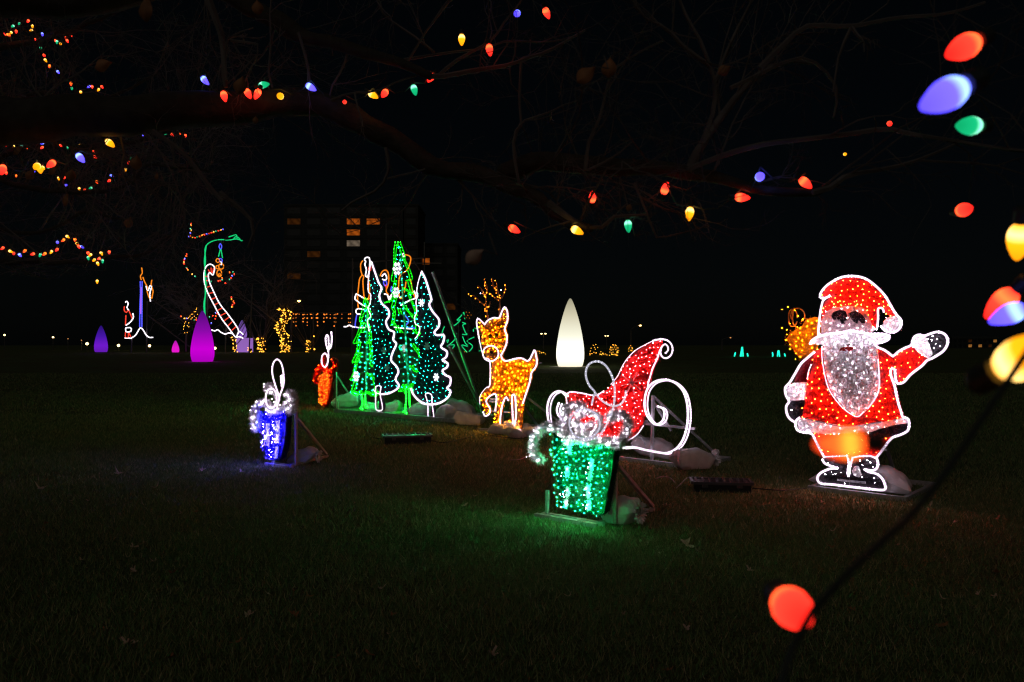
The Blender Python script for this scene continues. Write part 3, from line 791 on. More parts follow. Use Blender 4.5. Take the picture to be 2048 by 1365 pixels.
# ================================================================= WAVING BEARDED FIGURE
def build_figure():
    pl = Plane(1700, 990, 42); z = Z(pl, 1540, 530, 2.73); d = pl.B.y
    t = thing('light_figure', 'waving bearded man in red coat and bobble hat with gold sack', 'light figure', pl.B, -pl.th)
    hat = z([(285, 180), (290, 150), (320, 115), (360, 88), (400, 70), (440, 64), (490, 66), (535, 80), (575, 108), (610, 140), (640, 175), (660, 210), (680, 245), (700, 275), (660, 285), (640, 268), (622, 240), (600, 240), (590, 290), (575, 350), (560, 345), (548, 300), (530, 250), (500, 228), (430, 222), (350, 232), (312, 252), (282, 300), (285, 255), (298, 205), (335, 172), (310, 182)])
    panel('hat', hat, T_red, t, d)
    bob = z([(640, 290), (670, 280), (700, 278), (722, 302), (724, 328), (712, 352), (690, 368), (660, 368), (635, 358), (618, 335), (622, 308)])
    panel('bobble', bob, T_silver, t, d)
    face = z([(312, 254), (350, 234), (430, 224), (500, 230), (530, 252), (548, 302), (560, 347), (576, 352), (560, 366), (450, 360), (370, 370), (280, 384), (280, 305)])
    panel('face', face, T_face, t, d, y=.003)
    for q in ([(342, 280), (352, 258), (395, 245), (420, 256), (428, 285), (418, 322), (395, 322), (388, 300), (370, 300), (350, 300)], [(440, 262), (470, 252), (505, 268), (526, 295), (524, 322), (505, 318), (490, 300), (482, 322), (462, 310), (445, 288)]):
        panel('eyebrow', z(q), T_black, t, d, y=-.035, thick=.03, dens=1.5)
    panel('nose', z(ring(437, 318, 22, 20)), T_face, t, d, y=-.03, thick=.03)
    mou = z([(235, 418), (255, 402), (275, 392), (320, 380), (370, 372), (450, 360), (520, 372), (580, 378), (630, 378), (657, 386), (656, 408), (620, 424), (585, 432), (520, 438), (470, 440), (437, 432), (400, 448), (330, 444), (290, 437), (250, 434), (232, 428)])
    panel('moustache', mou, T_silver, t, d, y=-.02, thick=.06, dens=1.3)
    beard = z([(295, 437), (380, 448), (437, 440), (585, 434), (600, 560), (606, 640), (598, 700), (572, 745), (545, 782), (520, 802), (490, 826), (450, 812), (400, 772), (352, 712), (325, 660), (305, 580), (294, 500)])
    panel('beard', beard, T_beard, t, d, y=-.012, thick=.07, dens=1.5)
    panel('mouth', z([(385, 468), (405, 450), (435, 446), (465, 452), (472, 464), (430, 472)]), T_red, t, d, y=-.05, thick=.03)
    coat = z([(240, 480), (290, 445), (585, 434), (600, 455), (630, 465), (655, 480), (680, 497), (672, 566), (668, 590), (675, 620), (690, 660), (700, 710), (712, 760), (725, 800), (735, 830), (620, 857), (520, 872), (420, 882), (300, 860), (175, 832), (190, 770), (197, 700), (205, 640), (225, 570), (238, 530)])
    panel('coat', coat, T_red, t, d)
    hem = z([(175, 834), (300, 862), (420, 884), (520, 874), (620, 859), (735, 832), (762, 838), (768, 862), (690, 872), (600, 895), (555, 912), (420, 920), (330, 926), (235, 915), (190, 911), (160, 899), (152, 870), (156, 848)])
    panel('hem', hem, T_silver, t, d, y=-.01)
    panel('hem_shadow_end', z([(540, 935), (556, 914), (600, 897), (690, 874), (768, 864), (765, 897), (745, 914), (710, 928), (650, 938), (560, 958)]), T_black, t, d, y=-.008, label='hem end coloured black for its shade')  # black foil puts the shade of the lampless hem end into the colour
    panel('trousers', z([(237, 918), (330, 928), (420, 922), (538, 932), (560, 960), (655, 941), (655, 965), (640, 985), (615, 1020), (592, 1048), (520, 1042), (460, 1048), (430, 1040), (305, 1047), (280, 1000), (255, 952)]), T_red, t, d)
    panel('sleeve', z([(240, 482), (236, 530), (223, 570), (203, 640), (130, 642), (150, 592), (180, 542), (210, 512)]), T_red_unlit, t, d, label='dark unlit hanging sleeve')
    panel('cuff', z([(130, 644), (203, 642), (196, 700), (190, 738), (115, 742), (98, 710), (95, 672)]), T_silver, t, d, y=-.01)
    panel('mitten', z([(115, 745), (188, 740), (182, 810), (172, 832), (154, 856), (120, 838), (104, 808), (101, 770)]), T_black, t, d)
    panel('sleeve', z([(682, 499), (710, 476), (745, 456), (780, 442), (800, 470), (865, 515), (840, 550), (800, 580), (770, 605), (745, 635), (720, 647), (701, 638), (693, 600), (690, 570), (674, 564)]), T_red, t, d, label='raised red sleeve')
    panel('cuff', z([(780, 440), (790, 410), (800, 393), (825, 383), (850, 390), (868, 430), (890, 488), (866, 513), (802, 468)]), T_silver, t, d, y=-.01)
    panel('mitten', z([(852, 391), (890, 376), (925, 368), (960, 379), (977, 405), (974, 440), (955, 470), (925, 491), (892, 486), (870, 430)]), T_black, t, d)
    panel('boot', z([(430, 1042), (305, 1049), (300, 1063), (312, 1080), (345, 1096), (378, 1109), (345, 1109), (300, 1126), (276, 1146), (271, 1170), (290, 1190), (350, 1194), (432, 1204), (432, 1145)]), T_black, t, d)
    panel('boot', z([(462, 1050), (520, 1043), (592, 1050), (599, 1080), (590, 1110), (560, 1120), (527, 1112), (545, 1126), (590, 1136), (620, 1160), (635, 1190), (639, 1219), (610, 1224), (520, 1214), (436, 1204), (436, 1146), (447, 1144), (452, 1090)]), T_black, t, d)
    sack = z([(205, 292), (230, 284), (268, 292), (272, 360), (260, 395), (236, 415), (236, 432), (250, 440), (235, 470), (190, 500), (150, 522), (138, 500), (125, 480), (95, 440), (75, 405), (95, 375), (130, 350), (165, 330), (180, 300)])
    panel('toy_sack', sack, T_gold, t, d, y=.07, thick=.12, dens=1.6)
    mb = MB()
    for q in (ring(112, 290, 24, 48), ring(140, 275, 38, 40, a0=-60, a1=230), [(120, 235), (112, 262), (118, 330), (150, 345)]):
        mb.tube([(p[0], .06 + .01 * math.sin(i), p[1]) for i, p in enumerate(spline(z(q), .03))], .008, 5)
    mb.out('sack_tie', mat('bronze_wire', (.45, .2, .06), .5), t)
    # white rope-light outline, one run per piece of the figure
    R = .0155
    def ro(pts, closed=False, name='rope_light', m=G_white, y=-.055, r=R):
        mb = MB(); rope(mb, z(pts), r, y, closed, bead=.036); rope_out(mb, name, m, t)
    ro([(575, 345), (592, 352), (600, 290), (600, 240), (625, 240), (632, 262)], r=.013)
    ro([(335, 172), (310, 182), (285, 180), (290, 150), (320, 115), (360, 88), (400, 70), (440, 64), (490, 66), (535, 80), (575, 108), (610, 140), (640, 175), (660, 210), (680, 245), (700, 275), (722, 300), (724, 328), (712, 352), (690, 367), (660, 368), (635, 358), (618, 338)])
    ro([(335, 172), (302, 195), (291, 230), (284, 270), (279, 310), (275, 350), (275, 390)], r=.013)
    ro([(232, 430), (236, 417), (255, 402), (275, 392), (320, 380), (370, 372), (410, 368), (450, 359), (520, 372), (580, 378), (630, 378), (658, 386), (656, 408), (620, 424), (585, 433), (600, 452), (630, 464), (655, 480), (681, 498), (710, 475), (745, 455), (780, 440), (790, 410), (800, 392), (825, 382), (850, 389), (890, 375), (925, 367), (960, 378), (978, 405), (975, 440), (955, 470), (925, 492), (890, 512), (865, 522), (840, 550), (800, 580), (770, 605), (745, 635), (720, 648), (700, 640), (693, 600), (690, 570), (672, 566), (668, 590), (675, 620), (690, 660), (700, 710), (712, 760), (725, 800), (735, 830), (760, 836), (769, 860), (765, 897), (745, 915), (710, 930), (680, 940), (655, 965), (640, 985), (615, 1020), (590, 1050)])
    ro([(430, 1040), (305, 1046)], r=.009); ro([(520, 1042), (490, 1044), (462, 1050)], r=.011)
    ro([(430, 1040), (440, 1080), (433, 1138), (442, 1147), (449, 1095), (461, 1052)], r=.013)
    ro([(590, 1050), (599, 1080), (590, 1110), (560, 1121), (526, 1113), (548, 1127), (590, 1137), (620, 1160), (635, 1190), (640, 1220), (610, 1226), (520, 1216), (430, 1206), (350, 1196), (290, 1191), (270, 1170), (275, 1146), (300, 1126), (345, 1109), (380, 1109), (345, 1096), (310, 1081), (298, 1062)])
    ro([(520, 1042), (560, 1042), (590, 1055)], r=.012)
    ro([(305, 1045), (280, 1000), (255, 950), (236, 919), (190, 912), (160, 900), (150, 872), (156, 846), (175, 832)])
    ro([(250, 478), (210, 512), (180, 540), (150, 590), (120, 640), (95, 670), (98, 710), (115, 745), (100, 770), (103, 810), (120, 840), (150, 860)])
    ro([(236, 545), (222, 580), (215, 620)], r=.007); ro([(195, 655), (193, 735)], r=.006)
    ro([(175, 832), (300, 861), (420, 883), (520, 872), (620, 857)], r=.007, m=G_white2)
    ro([(295, 445), (294, 500), (305, 580), (325, 660), (352, 712), (400, 772), (450, 812), (490, 828), (520, 803)], r=.0065, m=G_white)
    ro([(600, 520), (606, 640), (598, 700), (572, 745), (545, 782)], r=.0065, m=G_white)
    # mini lamps
    BR = .0085
    redp = list(poisson(hat, .07)) + list(poisson(coat, .085, [beard])) + list(poisson(z([(682, 499), (780, 442), (865, 515), (770, 605), (720, 647), (690, 570)]), .07)) + list(poisson(z([(237, 918), (538, 932), (560, 960), (655, 941), (592, 1048), (305, 1047)]), .08))
    redp += list(poisson(z([(310, 250), (350, 230), (430, 220), (500, 225), (540, 265), (545, 250), (500, 205), (430, 200), (350, 205), (300, 235)]), .052))
    bulbs('mini_lamps', redp, G_red, t, BR)
    wp = list(poisson(face, .066, [z([(335, 262), (360, 248), (430, 250), (432, 325), (390, 325), (340, 300)]), z([(436, 250), (510, 258), (535, 300), (528, 330), (440, 325)])])) + list(poisson(beard, .088)) + list(poisson(hem, .08)) + list(poisson(bob, .055)) + list(poisson(mou, .055))
    wp += list(poisson(z([(130, 644), (203, 642), (190, 738), (115, 742), (95, 672)]), .055)) + list(poisson(z([(780, 440), (800, 393), (850, 390), (890, 488), (866, 513)]), .048))
    wp += z([(875, 405), (895, 410), (915, 432), (905, 455), (882, 440), (925, 405), (940, 445), (900, 390), (130, 790)])
    wp += z([(315, 1140), (350, 1128), (372, 1138), (400, 1130), (420, 1190), (480, 1140), (515, 1155), (520, 1090), (545, 1062), (500, 1115), (575, 1100), (580, 1160), (585, 1185), (360, 1140), (330, 1080), (560, 1075), (505, 1065)])
    bulbs('mini_lamps', wp, G_wdot, t, BR, y=-.075)
    gp = list(poisson(sack, .075)) + z([(110, 230), (75, 245), (165, 280), (75, 345), (120, 322), (175, 345), (105, 355), (150, 250)])
    bulbs('mini_lamps', gp, G_amber, t, BR * .75, y=-.06, jy=.02)
    # steel: upright mesh frame, base skid, braces
    def gp3(x, y): q = z.gl(x, y); return q
    a = gp3(195, 1240); b = gp3(735, 1305); zz = .03
    ax, bx = a.x, b.x; dep = 1.05
    MB().box(ax, -.09, .0, bx, -.04, .05).out('base_rail', M_metal, t); MB().box(ax, dep, .0, bx, dep + .05, .05).out('base_rail', M_metal, t)
    MB().box(ax, -.04, .006, ax + .05, dep, .046).out('base_rail', M_metal, t); MB().box(bx - .05, -.04, .006, bx, dep, .046).out('base_rail', M_metal, t)
    f = MB()
    xs = [z.p(x, 1200)[0] for x in (372, 525)]
    for x in xs: f.bar((x, .03, .05), (x, .03, 2.0), .025)
    f.bar((xs[0], -.02, .14), (xs[1], -.02, .14), .02)
    for x in xs: f.bar((x, .03, 1.15), (x, dep, .04), .03)
    for zz in (.5, .9, 1.3, 1.7): f.bar((xs[0] - .15, .04, zz), (xs[1] + .2, .04, zz), .012)
    f.out('frame', M_metal, t)
    return t, pl, z
FIG, PF, ZF = build_figure()
bag_px(1718, 1838, 996, 934, 'plump pink lit sandbag behind the waving figure\'s boots', rz=-28, seed=1.3, wk=.6, up=.03)
bag_px(1628, 1725, 978, 956, 'flat slumped sandbag under the waving figure\'s boots', rz=-40, seed=2, wk=.5, up=.02)

# ================================================================= SLED
def build_sled():
    pl = Plane(1330, 934, 44); z = Z(pl, 1020, 640, 3.102); d = pl.B.y
    t = thing('sled', 'red tinsel sled with curled white rope runners behind the green gift', 'light figure', pl.B, -pl.th)
    body = z([(365, 505), (362, 475), (378, 450), (410, 448), (470, 458), (520, 468), (560, 462), (595, 440), (640, 398), (680, 348), (705, 295), (740, 240), (790, 190), (850, 155), (900, 130), (945, 124), (940, 190), (925, 240), (897, 300), (882, 350), (870, 400), (862, 450), (852, 560), (832, 625), (800, 690), (745, 742), (640, 760), (520, 760), (430, 700), (388, 620), (370, 560)])
    panel('body', body, T_red, t, d)
    def ro(pts, r=.0155, m=G_white, closed=False, y=-.045, name='rope_light'):
        mb = MB(); rope(mb, z(pts), r, y, closed, bead=.038); rope_out(mb, name, m, t)
    ro([(365, 515), (362, 475), (378, 450), (410, 447), (470, 457), (520, 467), (560, 462), (595, 440)], r=.011)
    ro([(640, 398), (680, 348), (705, 295), (740, 240), (790, 190), (850, 155), (900, 130)], r=.006)
    ro([(900, 130), (945, 121), (985, 127), (1012, 150), (1021, 185), (1010, 220), (985, 237), (962, 234), (947, 213), (946, 190), (955, 165), (975, 152), (990, 165), (993, 188), (978, 206)], r=.014)
    ro([(940, 192), (925, 240), (897, 300), (882, 350), (868, 400), (865, 432)], r=.012)
    # runners: bright inner core along the curved flat channel
    run1 = [(355, 467), (325, 443), (290, 450), (262, 480), (246, 530), (246, 590), (256, 645)]
    run2 = [(315, 518), (303, 555), (313, 592), (340, 620)]
    run3 = [(715, 793), (780, 789), (850, 805), (930, 820), (985, 825), (1040, 800), (1080, 750), (1105, 680), (1115, 600), (1110, 520), (1090, 450), (1050, 400), (1000, 375), (950, 372), (900, 390), (865, 430), (850, 480), (848, 540), (862, 590), (890, 630), (920, 648), (955, 630), (970, 590), (960, 550), (925, 535)]
    for q in (run1, run2, run3):
        ro(q, r=.018, name='runner'); ro([(x + 6, y + 6) for x, y in q], r=.013, name='runner', y=.0)
    ro([(680, 735), (740, 745), (800, 710), (840, 655)], r=.009)
    ro([(790, 745), (800, 722), (830, 735), (852, 775)], r=.005, m=G_white2)
    # unlit silver snowflake on the side
    c = z.p(778, 390); mb = MB()
    for i in range(8):
        a = i * PI / 4 + .25; mb.bar((c[0], -.085, c[1]), (c[0] + .165 * math.cos(a), -.085, c[1] + .165 * math.sin(a)), .02, .012)
    mb.out('snowflake', M_metal, t)
    bulbs('mini_lamps', poisson(body, .082), G_sled, t, .0105)
    f = MB()
    u = lambda x, y: z.p(x, y)
    bl = z.gl(650, 865).x; br = z.gl(1068, 940).x; dep = 1.0
    MB().box(bl - .9, -.03, .0, br, .03, .05).out('base_rail', M_metal, t); MB().box(bl - .9, dep, 0, br, dep + .05, .05).out('base_rail', M_metal, t)
    MB().box(br - .05, .03, .005, br, dep, .045).out('base_rail', M_metal, t)
    p = u(880, 470); q = u(872, 890); f.bar((p[0], .03, p[1]), (q[0], .03, .04), .035)
    q2 = u(1030, 770); f.bar((p[0], .04, p[1] - .02), (q2[0] + .05, dep, .05), .03)
    a, b = u(820, 645), u(1138, 678); f.bar((a[0], .05, a[1]), (b[0], .05, b[1]), .032)
    a, b = u(880, 520), u(985, 690); f.bar((a[0], .06, a[1]), (b[0], .06, b[1]), .028)
    a, b = u(840, 630), u(560, 700); f.bar((a[0], .05, a[1]), (b[0], .05, b[1]), .03)
    a = u(560, 700); f.bar((a[0], .05, a[1]), (a[0], .03, .04), .03)
    f.out('frame', M_metal, t)
    return t
build_sled()
bag_px(1262, 1362, 921, 876, 'grey lit sandbag inside the sled\'s rear frame', rz=-12, tie=False, seed=3, wk=.55)
bag_px(1342, 1442, 942, 893, 'pale tied sandbag lying right of the sled runner', rz=16, tie=True, seed=4, wk=.45)

# ================================================================= GIFTS
def build_gift(label, base, yaw, zf, body, tin, bulbm, stripes, garl, ropes, rails, gt=T_silver, gb=G_wdot, gap=.07, br=.008, rr=.014, gR=.07, side=True, rm=G_white, foot=None, railM=None, thick=.09):
    pl = Plane(base[0], base[1], yaw); z = Z(pl, *zf); d = pl.B.y; kk = (d / 8.5)
    t = thing('gift', label, 'light figure', pl.B, -pl.th)
    poly = z(body)
    # box-like body: front pile, and a side edge of the same foil
    panel('body', poly, tin, t, d, thick=.06, dens=1.3)
    mb = MB(); n = len(poly)
    for i in range(n):
        a, b = np.array(poly[i]), np.array(poly[(i + 1) % n]); L = np.linalg.norm(b - a); k = int(L * 900 / kk)
        if k < 1: continue
        s = rng.random(k)[:, None]; p = a + (b - a) * s
        shards(mb, np.stack([p[:, 0], rng.random(k) * thick, p[:, 1]], 1), .04 * kk ** .6, .0048 * kk)
    slab(mb, poly, thick - .02, thick)
    mb.out('rim', tin, t)
    sp = []
    for s in stripes:
        q = z(s)
        if tin is T_green:
            m0 = MB(); garland(m0, [((q[0][0] + q[1][0]) / 2, -.05, (q[0][1] + q[1][1]) / 2), ((q[2][0] + q[3][0]) / 2, -.05, (q[2][1] + q[3][1]) / 2)], .032, d, .5); m0.out('ribbon', gt, t)
        else: panel('ribbon', q, gt, t, d, y=-.03, thick=.04, dens=1.4)
        sp += list(poisson(q, gap * (.75 if tin is T_green else .85)))
    bulbs('mini_lamps', poisson(poly, gap), bulbm, t, br, y=-.06)
    gp = []
    for g_, R in garl:
        path = z(g_); m2 = MB(); garland(m2, [(p[0], -.05, p[1]) for p in path], R, d); m2.out('bow_garland', gt, t)
        for p in spline(path, gap * (.5 if tin is T_green else .85)): gp.append((p[0] + random.uniform(-.4, .4) * R, p[1] + random.uniform(-.4, .4) * R))
    bulbs('mini_lamps', sp + gp, gb, t, br * 1.3, y=-.10, jy=.04)
    for pts, closed, r_, m in ropes:
        m2 = MB(); rope(m2, z(pts), r_, -.13, closed, bead=.036); rope_out(m2, 'rope_bow', m, t)
    a, b, top, footp = rails
    ax, bx = z.gl(*a).x, z.gl(*b).x
    MB().box(ax, -.05, 0, bx, 0.0, .035).out('base_rail', M_metal, t); MB().box(ax + .02, .04, 0, bx + .02, .08, .035).out('base_rail', M_metal, t)
    fp = z.gl(*footp); tp = z.p(*top)
    MB().bar((bx - .04, .09, .02), (fp.x, fp.y, .02), .045, .03).out('base_rail', railM or M_wood, t)
    MB().bar((tp[0], .12, tp[1]), (fp.x, fp.y - .02, .05), .04, .03).out('brace', railM or M_wood, t)
    MB().bar((tp[0] - .03, thick + .03, .03), (tp[0] - .03, thick + .03, tp[1] + .1), .035, .03).out('post', railM or M_wood, t)
    MB().bar((ax + .1, .02, .03), (ax + .1, .03, .25), .03, .03).out('post', M_metal, t)
    return t
build_gift('green tinsel gift with silver bow, nearest to the viewer', (1150, 1050), 40, (1020, 640, 3.102),
    [(272, 700), (300, 735), (400, 750), (520, 765), (655, 785), (640, 880), (620, 1000), (600, 1110), (585, 1195), (560, 1213), (430, 1190), (315, 1162), (297, 1030), (282, 900), (268, 780)], T_green, G_green,
    [[(362, 915), (392, 920), (388, 965), (360, 960)], [(365, 1040), (395, 1045), (390, 1090), (362, 1085)], [(352, 1120), (382, 1124), (380, 1150), (355, 1148)],
     [(520, 870), (540, 872), (525, 985), (505, 980)], [(490, 1030), (520, 1034), (518, 1095), (492, 1090)], [(500, 1120), (520, 1122), (518, 1168), (498, 1165)], [(375, 740), (400, 742), (398, 820), (378, 818)]],
    [([(215, 865), (170, 830), (163, 765), (195, 695), (255, 658), (320, 665), (362, 700), (382, 760)], .075), ([(365, 640), (365, 580), (400, 540), (450, 535), (480, 560)], .085),
     ([(630, 610), (690, 580), (740, 605), (755, 655), (735, 715), (690, 765), (640, 745)], .085), ([(400, 720), (450, 740), (540, 750), (620, 745), (680, 770)], .07), ([(420, 640), (455, 690), (510, 705), (565, 680), (585, 635), (560, 590), (505, 572), (450, 592), (430, 630), (480, 660), (530, 640)], .055)],
    [([(560, 520), (572, 470), (580, 445), (545, 405), (524, 350), (527, 300), (550, 268), (590, 256), (630, 270), (662, 305), (688, 360), (700, 420), (700, 480), (690, 545), (665, 610), (635, 670), (600, 715), (545, 737), (480, 742), (425, 725)], False, .011, glow('soft_white_rope', (.85, .85, 1), 5.0)),
     ([(578, 445), (610, 485), (650, 515), (700, 530), (742, 515), (764, 475), (770, 435)], False, .011, MATS['soft_white_rope']), (ring(515, 640, 95, 90, 20), True, .010, MATS['soft_white_rope'])],
    ((215, 1218), (520, 1303), (625, 920), (890, 1192)), gap=.054, br=.0060)
bag_px(1206, 1292, 1054, 990, 'tied sandbag on the foot of the green gift', rz=-38, tie=True, seed=5, wk=.85)
build_gift('blue violet tinsel gift with silver bow and one tall rope loop', (545, 934), 38, (480, 640, 4.265),
    [(200, 780), (290, 775), (390, 765), (392, 860), (386, 960), (380, 1060), (345, 1180), (310, 1200), (235, 1172), (212, 1100), (200, 1000), (186, 900)], T_blue, G_blue,
    [[(238, 880), (262, 880), (262, 1080), (240, 1070)], [(325, 860), (352, 855), (345, 1050), (320, 1050)], [(318, 1080), (342, 1080), (330, 1180), (312, 1180)]],
    [([(165, 935), (148, 900), (142, 840), (155, 770), (190, 715), (240, 710), (285, 750), (300, 790)], .085), ([(262, 610), (255, 585), (275, 560), (300, 580), (290, 610)], .07), ([(430, 640), (465, 625), (490, 660), (490, 730), (465, 775), (440, 770)], .085),
     ([(260, 700), (290, 770), (350, 780), (400, 750), (430, 700)], .06), ([(185, 790), (190, 850), (180, 910)], .06), ([(330, 620), (345, 690), (330, 730)], .055)],
    [(ring(338, 665, 47, 84, 18), True, .012, G_white), ([(402, 640), (375, 560), (352, 480), (346, 420), (358, 365), (382, 338), (412, 350), (434, 400), (444, 470), (445, 540), (432, 590), (412, 640), (402, 690), (385, 722)], False, .012, G_white), ([(425, 480), (425, 510), (432, 560)], False, .02, G_white)],
    ((185, 1245), (330, 1282), (425, 850), (745, 1185)), gap=.062, br=.0088)
bag_px(572, 636, 930, 896, 'tied sandbag on the foot of the blue gift', rz=-12, tie=True, seed=6, wk=.6)
T_redg = tinsel_mat('red_garland_tinsel', (.8, .03, .02))
build_gift('red and orange gift seen almost edge on beside the trees', (655, 819), 56, (480, 640, 4.265),
    [(690, 480), (740, 450), (790, 470), (782, 560), (770, 620), (750, 710), (722, 735), (692, 705), (682, 600)], T_red, glow('orange_mini_lamp', (1, .1, .004), 45),
    [], [([(672, 530), (668, 480), (690, 420), (730, 400), (755, 440)], .12), ([(745, 300), (740, 340), (748, 390), (760, 410)], .09), ([(775, 440), (810, 440), (830, 400), (830, 350), (812, 345)], .1)],
    [(ring(766, 345, 27, 58, 16), True, .02, G_white), ([(768, 405), (790, 370), (798, 310), (797, 262)], False, .02, G_white), ([(797, 262), (780, 215), (774, 160), (785, 130), (797, 145), (800, 200), (806, 245), (822, 225), (827, 160), (823, 108)], False, .022, G_white)],
    ((735, 783), (835, 772), (790, 482), (1000, 758)), gt=T_redg, gb=glow('red_bow_lamp', (1, .02, .001), 120), gap=.085, br=.0145, railM=M_metal, thick=.08)
bag_px(660, 728, 820, 787, 'green and orange lit sandbag behind the red gift', rz=-14, seed=7, wk=.5)

# ================================================================= DEER
def build_deer():
    pl = Plane(1020, 866, 40); z = Z(pl, 920, 540, 3.79); d = pl.B.y
    t = thing('light_deer', 'amber lit deer with raised foreleg and branching antlers', 'light figure', pl.B, -pl.th)
    O = [(200, 415), (175, 390), (150, 370), (140, 400), (150, 470), (165, 540), (180, 620), (205, 670), (240, 695), (240, 870), (215, 890), (180, 930), (163, 970), (165, 1020), (180, 1060), (205, 1108), (235, 1090), (242, 1055), (217, 1012), (212, 987), (240, 957), (280, 940), (290, 975), (280, 1080), (265, 1160), (262, 1200), (300, 1213), (315, 1190), (320, 1110), (335, 1020), (360, 965), (380, 990), (385, 1090), (365, 1180), (365, 1210), (410, 1215), (412, 1100), (405, 960), (430, 955), (437, 1050), (437, 1120), (425, 1180), (425, 1210), (470, 1212), (478, 1100), (490, 1010), (520, 920), (545, 840), (555, 780), (590, 730), (595, 680), (580, 610), (562, 640), (542, 680), (520, 690), (480, 670), (430, 675), (370, 690), (340, 682), (325, 650), (345, 610), (365, 560), (368, 500), (352, 450), (372, 390), (372, 320), (352, 283), (330, 320), (310, 365), (270, 365), (225, 385)]
    P = z(O)
    body = z([(240, 695), (325, 655), (340, 682), (370, 690), (430, 675), (480, 670), (520, 690), (545, 840), (520, 920), (490, 1010), (430, 955), (405, 960), (360, 965), (280, 940), (240, 957), (212, 987), (180, 930), (215, 890), (240, 870)])
    panel('body', body, T_brown, t, d, dens=1.1)
    panel('head', z([(180, 455), (200, 415), (225, 385), (270, 365), (310, 365), (335, 400), (352, 450), (368, 500), (365, 560), (345, 610), (325, 655), (240, 695), (205, 670), (180, 620), (165, 540), (168, 480)]), T_brown, t, d, y=-.006)
    panel('ear', z([(150, 370), (175, 390), (200, 415), (180, 455), (168, 480), (150, 470), (140, 400)]), T_brown, t, d)
    panel('ear', z([(352, 283), (372, 320), (372, 390), (352, 450), (335, 400), (310, 365), (330, 320)]), T_brown, t, d)
    for leg in ([(180, 930), (212, 987), (217, 1012), (242, 1055), (235, 1090), (205, 1108), (180, 1060), (165, 1020), (163, 970)], [(280, 940), (360, 965), (335, 1020), (320, 1110), (315, 1190), (300, 1213), (262, 1200), (265, 1160), (280, 1080), (290, 975)],
                [(360, 965), (405, 960), (412, 1100), (410, 1215), (365, 1210), (365, 1180), (385, 1090), (380, 990)], [(430, 955), (490, 1010), (478, 1100), (470, 1212), (425, 1210), (425, 1180), (437, 1120), (437, 1050)]):
        panel('leg', z(leg), T_brown, t, d, y=.004)
    panel('tail', z([(520, 690), (542, 680), (562, 640), (580, 610), (595, 680), (590, 730), (555, 780), (545, 840)]), T_brown, t, d, y=.002)
    panel('muzzle', z(ring(262, 634, 56, 54, 18)), T_gold, t, d, y=-.05, thick=.05)
    panel('nose', z(ring(266, 626, 13, 12, 10)), T_black, t, d, y=-.10, thick=.03, dens=2)
    for q in ((243, 503), (290, 497)): panel('eye', z(ring(q[0], q[1], 13, 16, 10)), T_black, t, d, y=-.06, thick=.03, dens=2)
    def ro(pts, r=.016, closed=False, y=-.05):
        mb = MB(); rope(mb, z(pts), r, y, closed, bead=.05); rope_out(mb, 'rope_light', G_white, t)
    ro([(200, 415), (175, 390), (150, 370), (140, 400), (150, 470), (158, 520)]); ro([(158, 520), (180, 620), (200, 668)], r=.010)
    i0 = O.index((205, 670))
    ro(O[i0:O.index((215, 890)) + 1], r=.014); ro([(215, 890), (180, 930), (163, 970), (165, 1020)], r=.008)
    ro([(190, 1080), (205, 1108), (235, 1090), (242, 1055), (217, 1012), (212, 987), (240, 957), (280, 940), (290, 975), (282, 1060)], r=.017)
    ro([(266, 1180), (262, 1200), (300, 1213), (315, 1190), (320, 1110), (335, 1020), (360, 965), (380, 990)], r=.017)
    ro([(366, 1185), (365, 1210), (410, 1215), (412, 1100), (407, 960), (430, 955), (437, 1050), (437, 1120), (425, 1180), (425, 1210), (470, 1212)], r=.019)
    ro([(490, 1010), (520, 920), (545, 840), (555, 780), (590, 730), (595, 680), (580, 610), (562, 640), (542, 680), (520, 690), (480, 670), (430, 675), (370, 690), (340, 682), (325, 650), (345, 610), (365, 560), (368, 500), (352, 450), (372, 390), (372, 320), (352, 283), (330, 320), (310, 365), (270, 365), (225, 385), (200, 415)], r=.018)
    ro(ring(262, 634, 60, 58, 20), r=.016, closed=True, y=-.11)
    bulbs('mini_lamps', poisson(P, .102), G_amber, t, .0125)
    # antlers
    segs = [[(215, 390), (200, 290), (195, 200), (205, 130), (180, 75)], [(203, 285), (150, 240), (112, 200), (80, 193)], [(195, 210), (165, 150), (140, 120)], [(300, 365), (301, 240), (284, 150), (278, 90)], [(300, 240), (268, 215), (240, 190), (220, 170)],
            [(283, 165), (258, 140), (245, 60)], [(300, 232), (330, 190), (345, 130), (338, 108)], [(202, 300), (222, 270), (228, 240)], [(200, 180), (208, 150), (203, 110)]]
    mb = MB(); ap = []
    for s in segs:
        p = spline(z(s), .04); mb.tube([(q[0], 0, q[1]) for q in p], [.02 * (1 - .6 * i / len(p)) for i in range(len(p))], 6)
        for i, q in enumerate(p):
            if i % 2 == 0 or random.random() < .5: ap.append((q[0] + random.uniform(-.035, .035), q[1] + random.uniform(-.035, .035)))
    ap = [a for i, a in enumerate(ap) if random.random() < .8]
    mb.out('antlers', mat('antler_bark', (.3, .14, .06), .8), t)['kind'] = 'thing'
    bulbs('mini_lamps', ap, G_gold, t, .02, y=-.02)
    bulbs('mini_lamps', z([(172, 180), (322, 155)]), glow('violet_lamp', (.75, .55, 1), 22), t, .022, y=-.05)
    f = MB(); f.bar((P[0][0] - .1, .05, z.p(0, 985)[1]), (z.p(290, 985)[0], .05, z.p(0, 985)[1]), .03)
    xl, xr = z.p(215, 0)[0], z.p(475, 0)[0]
    for y in (985, 1077): q = z.p(300, y)[1]; f.bar((xl, .05, q), (xr, .05, q), .03)
    for x in (310, 460): q = z.p(x, 800); f.bar((q[0], .05, 0), (q[0], .05, q[1]), .03)
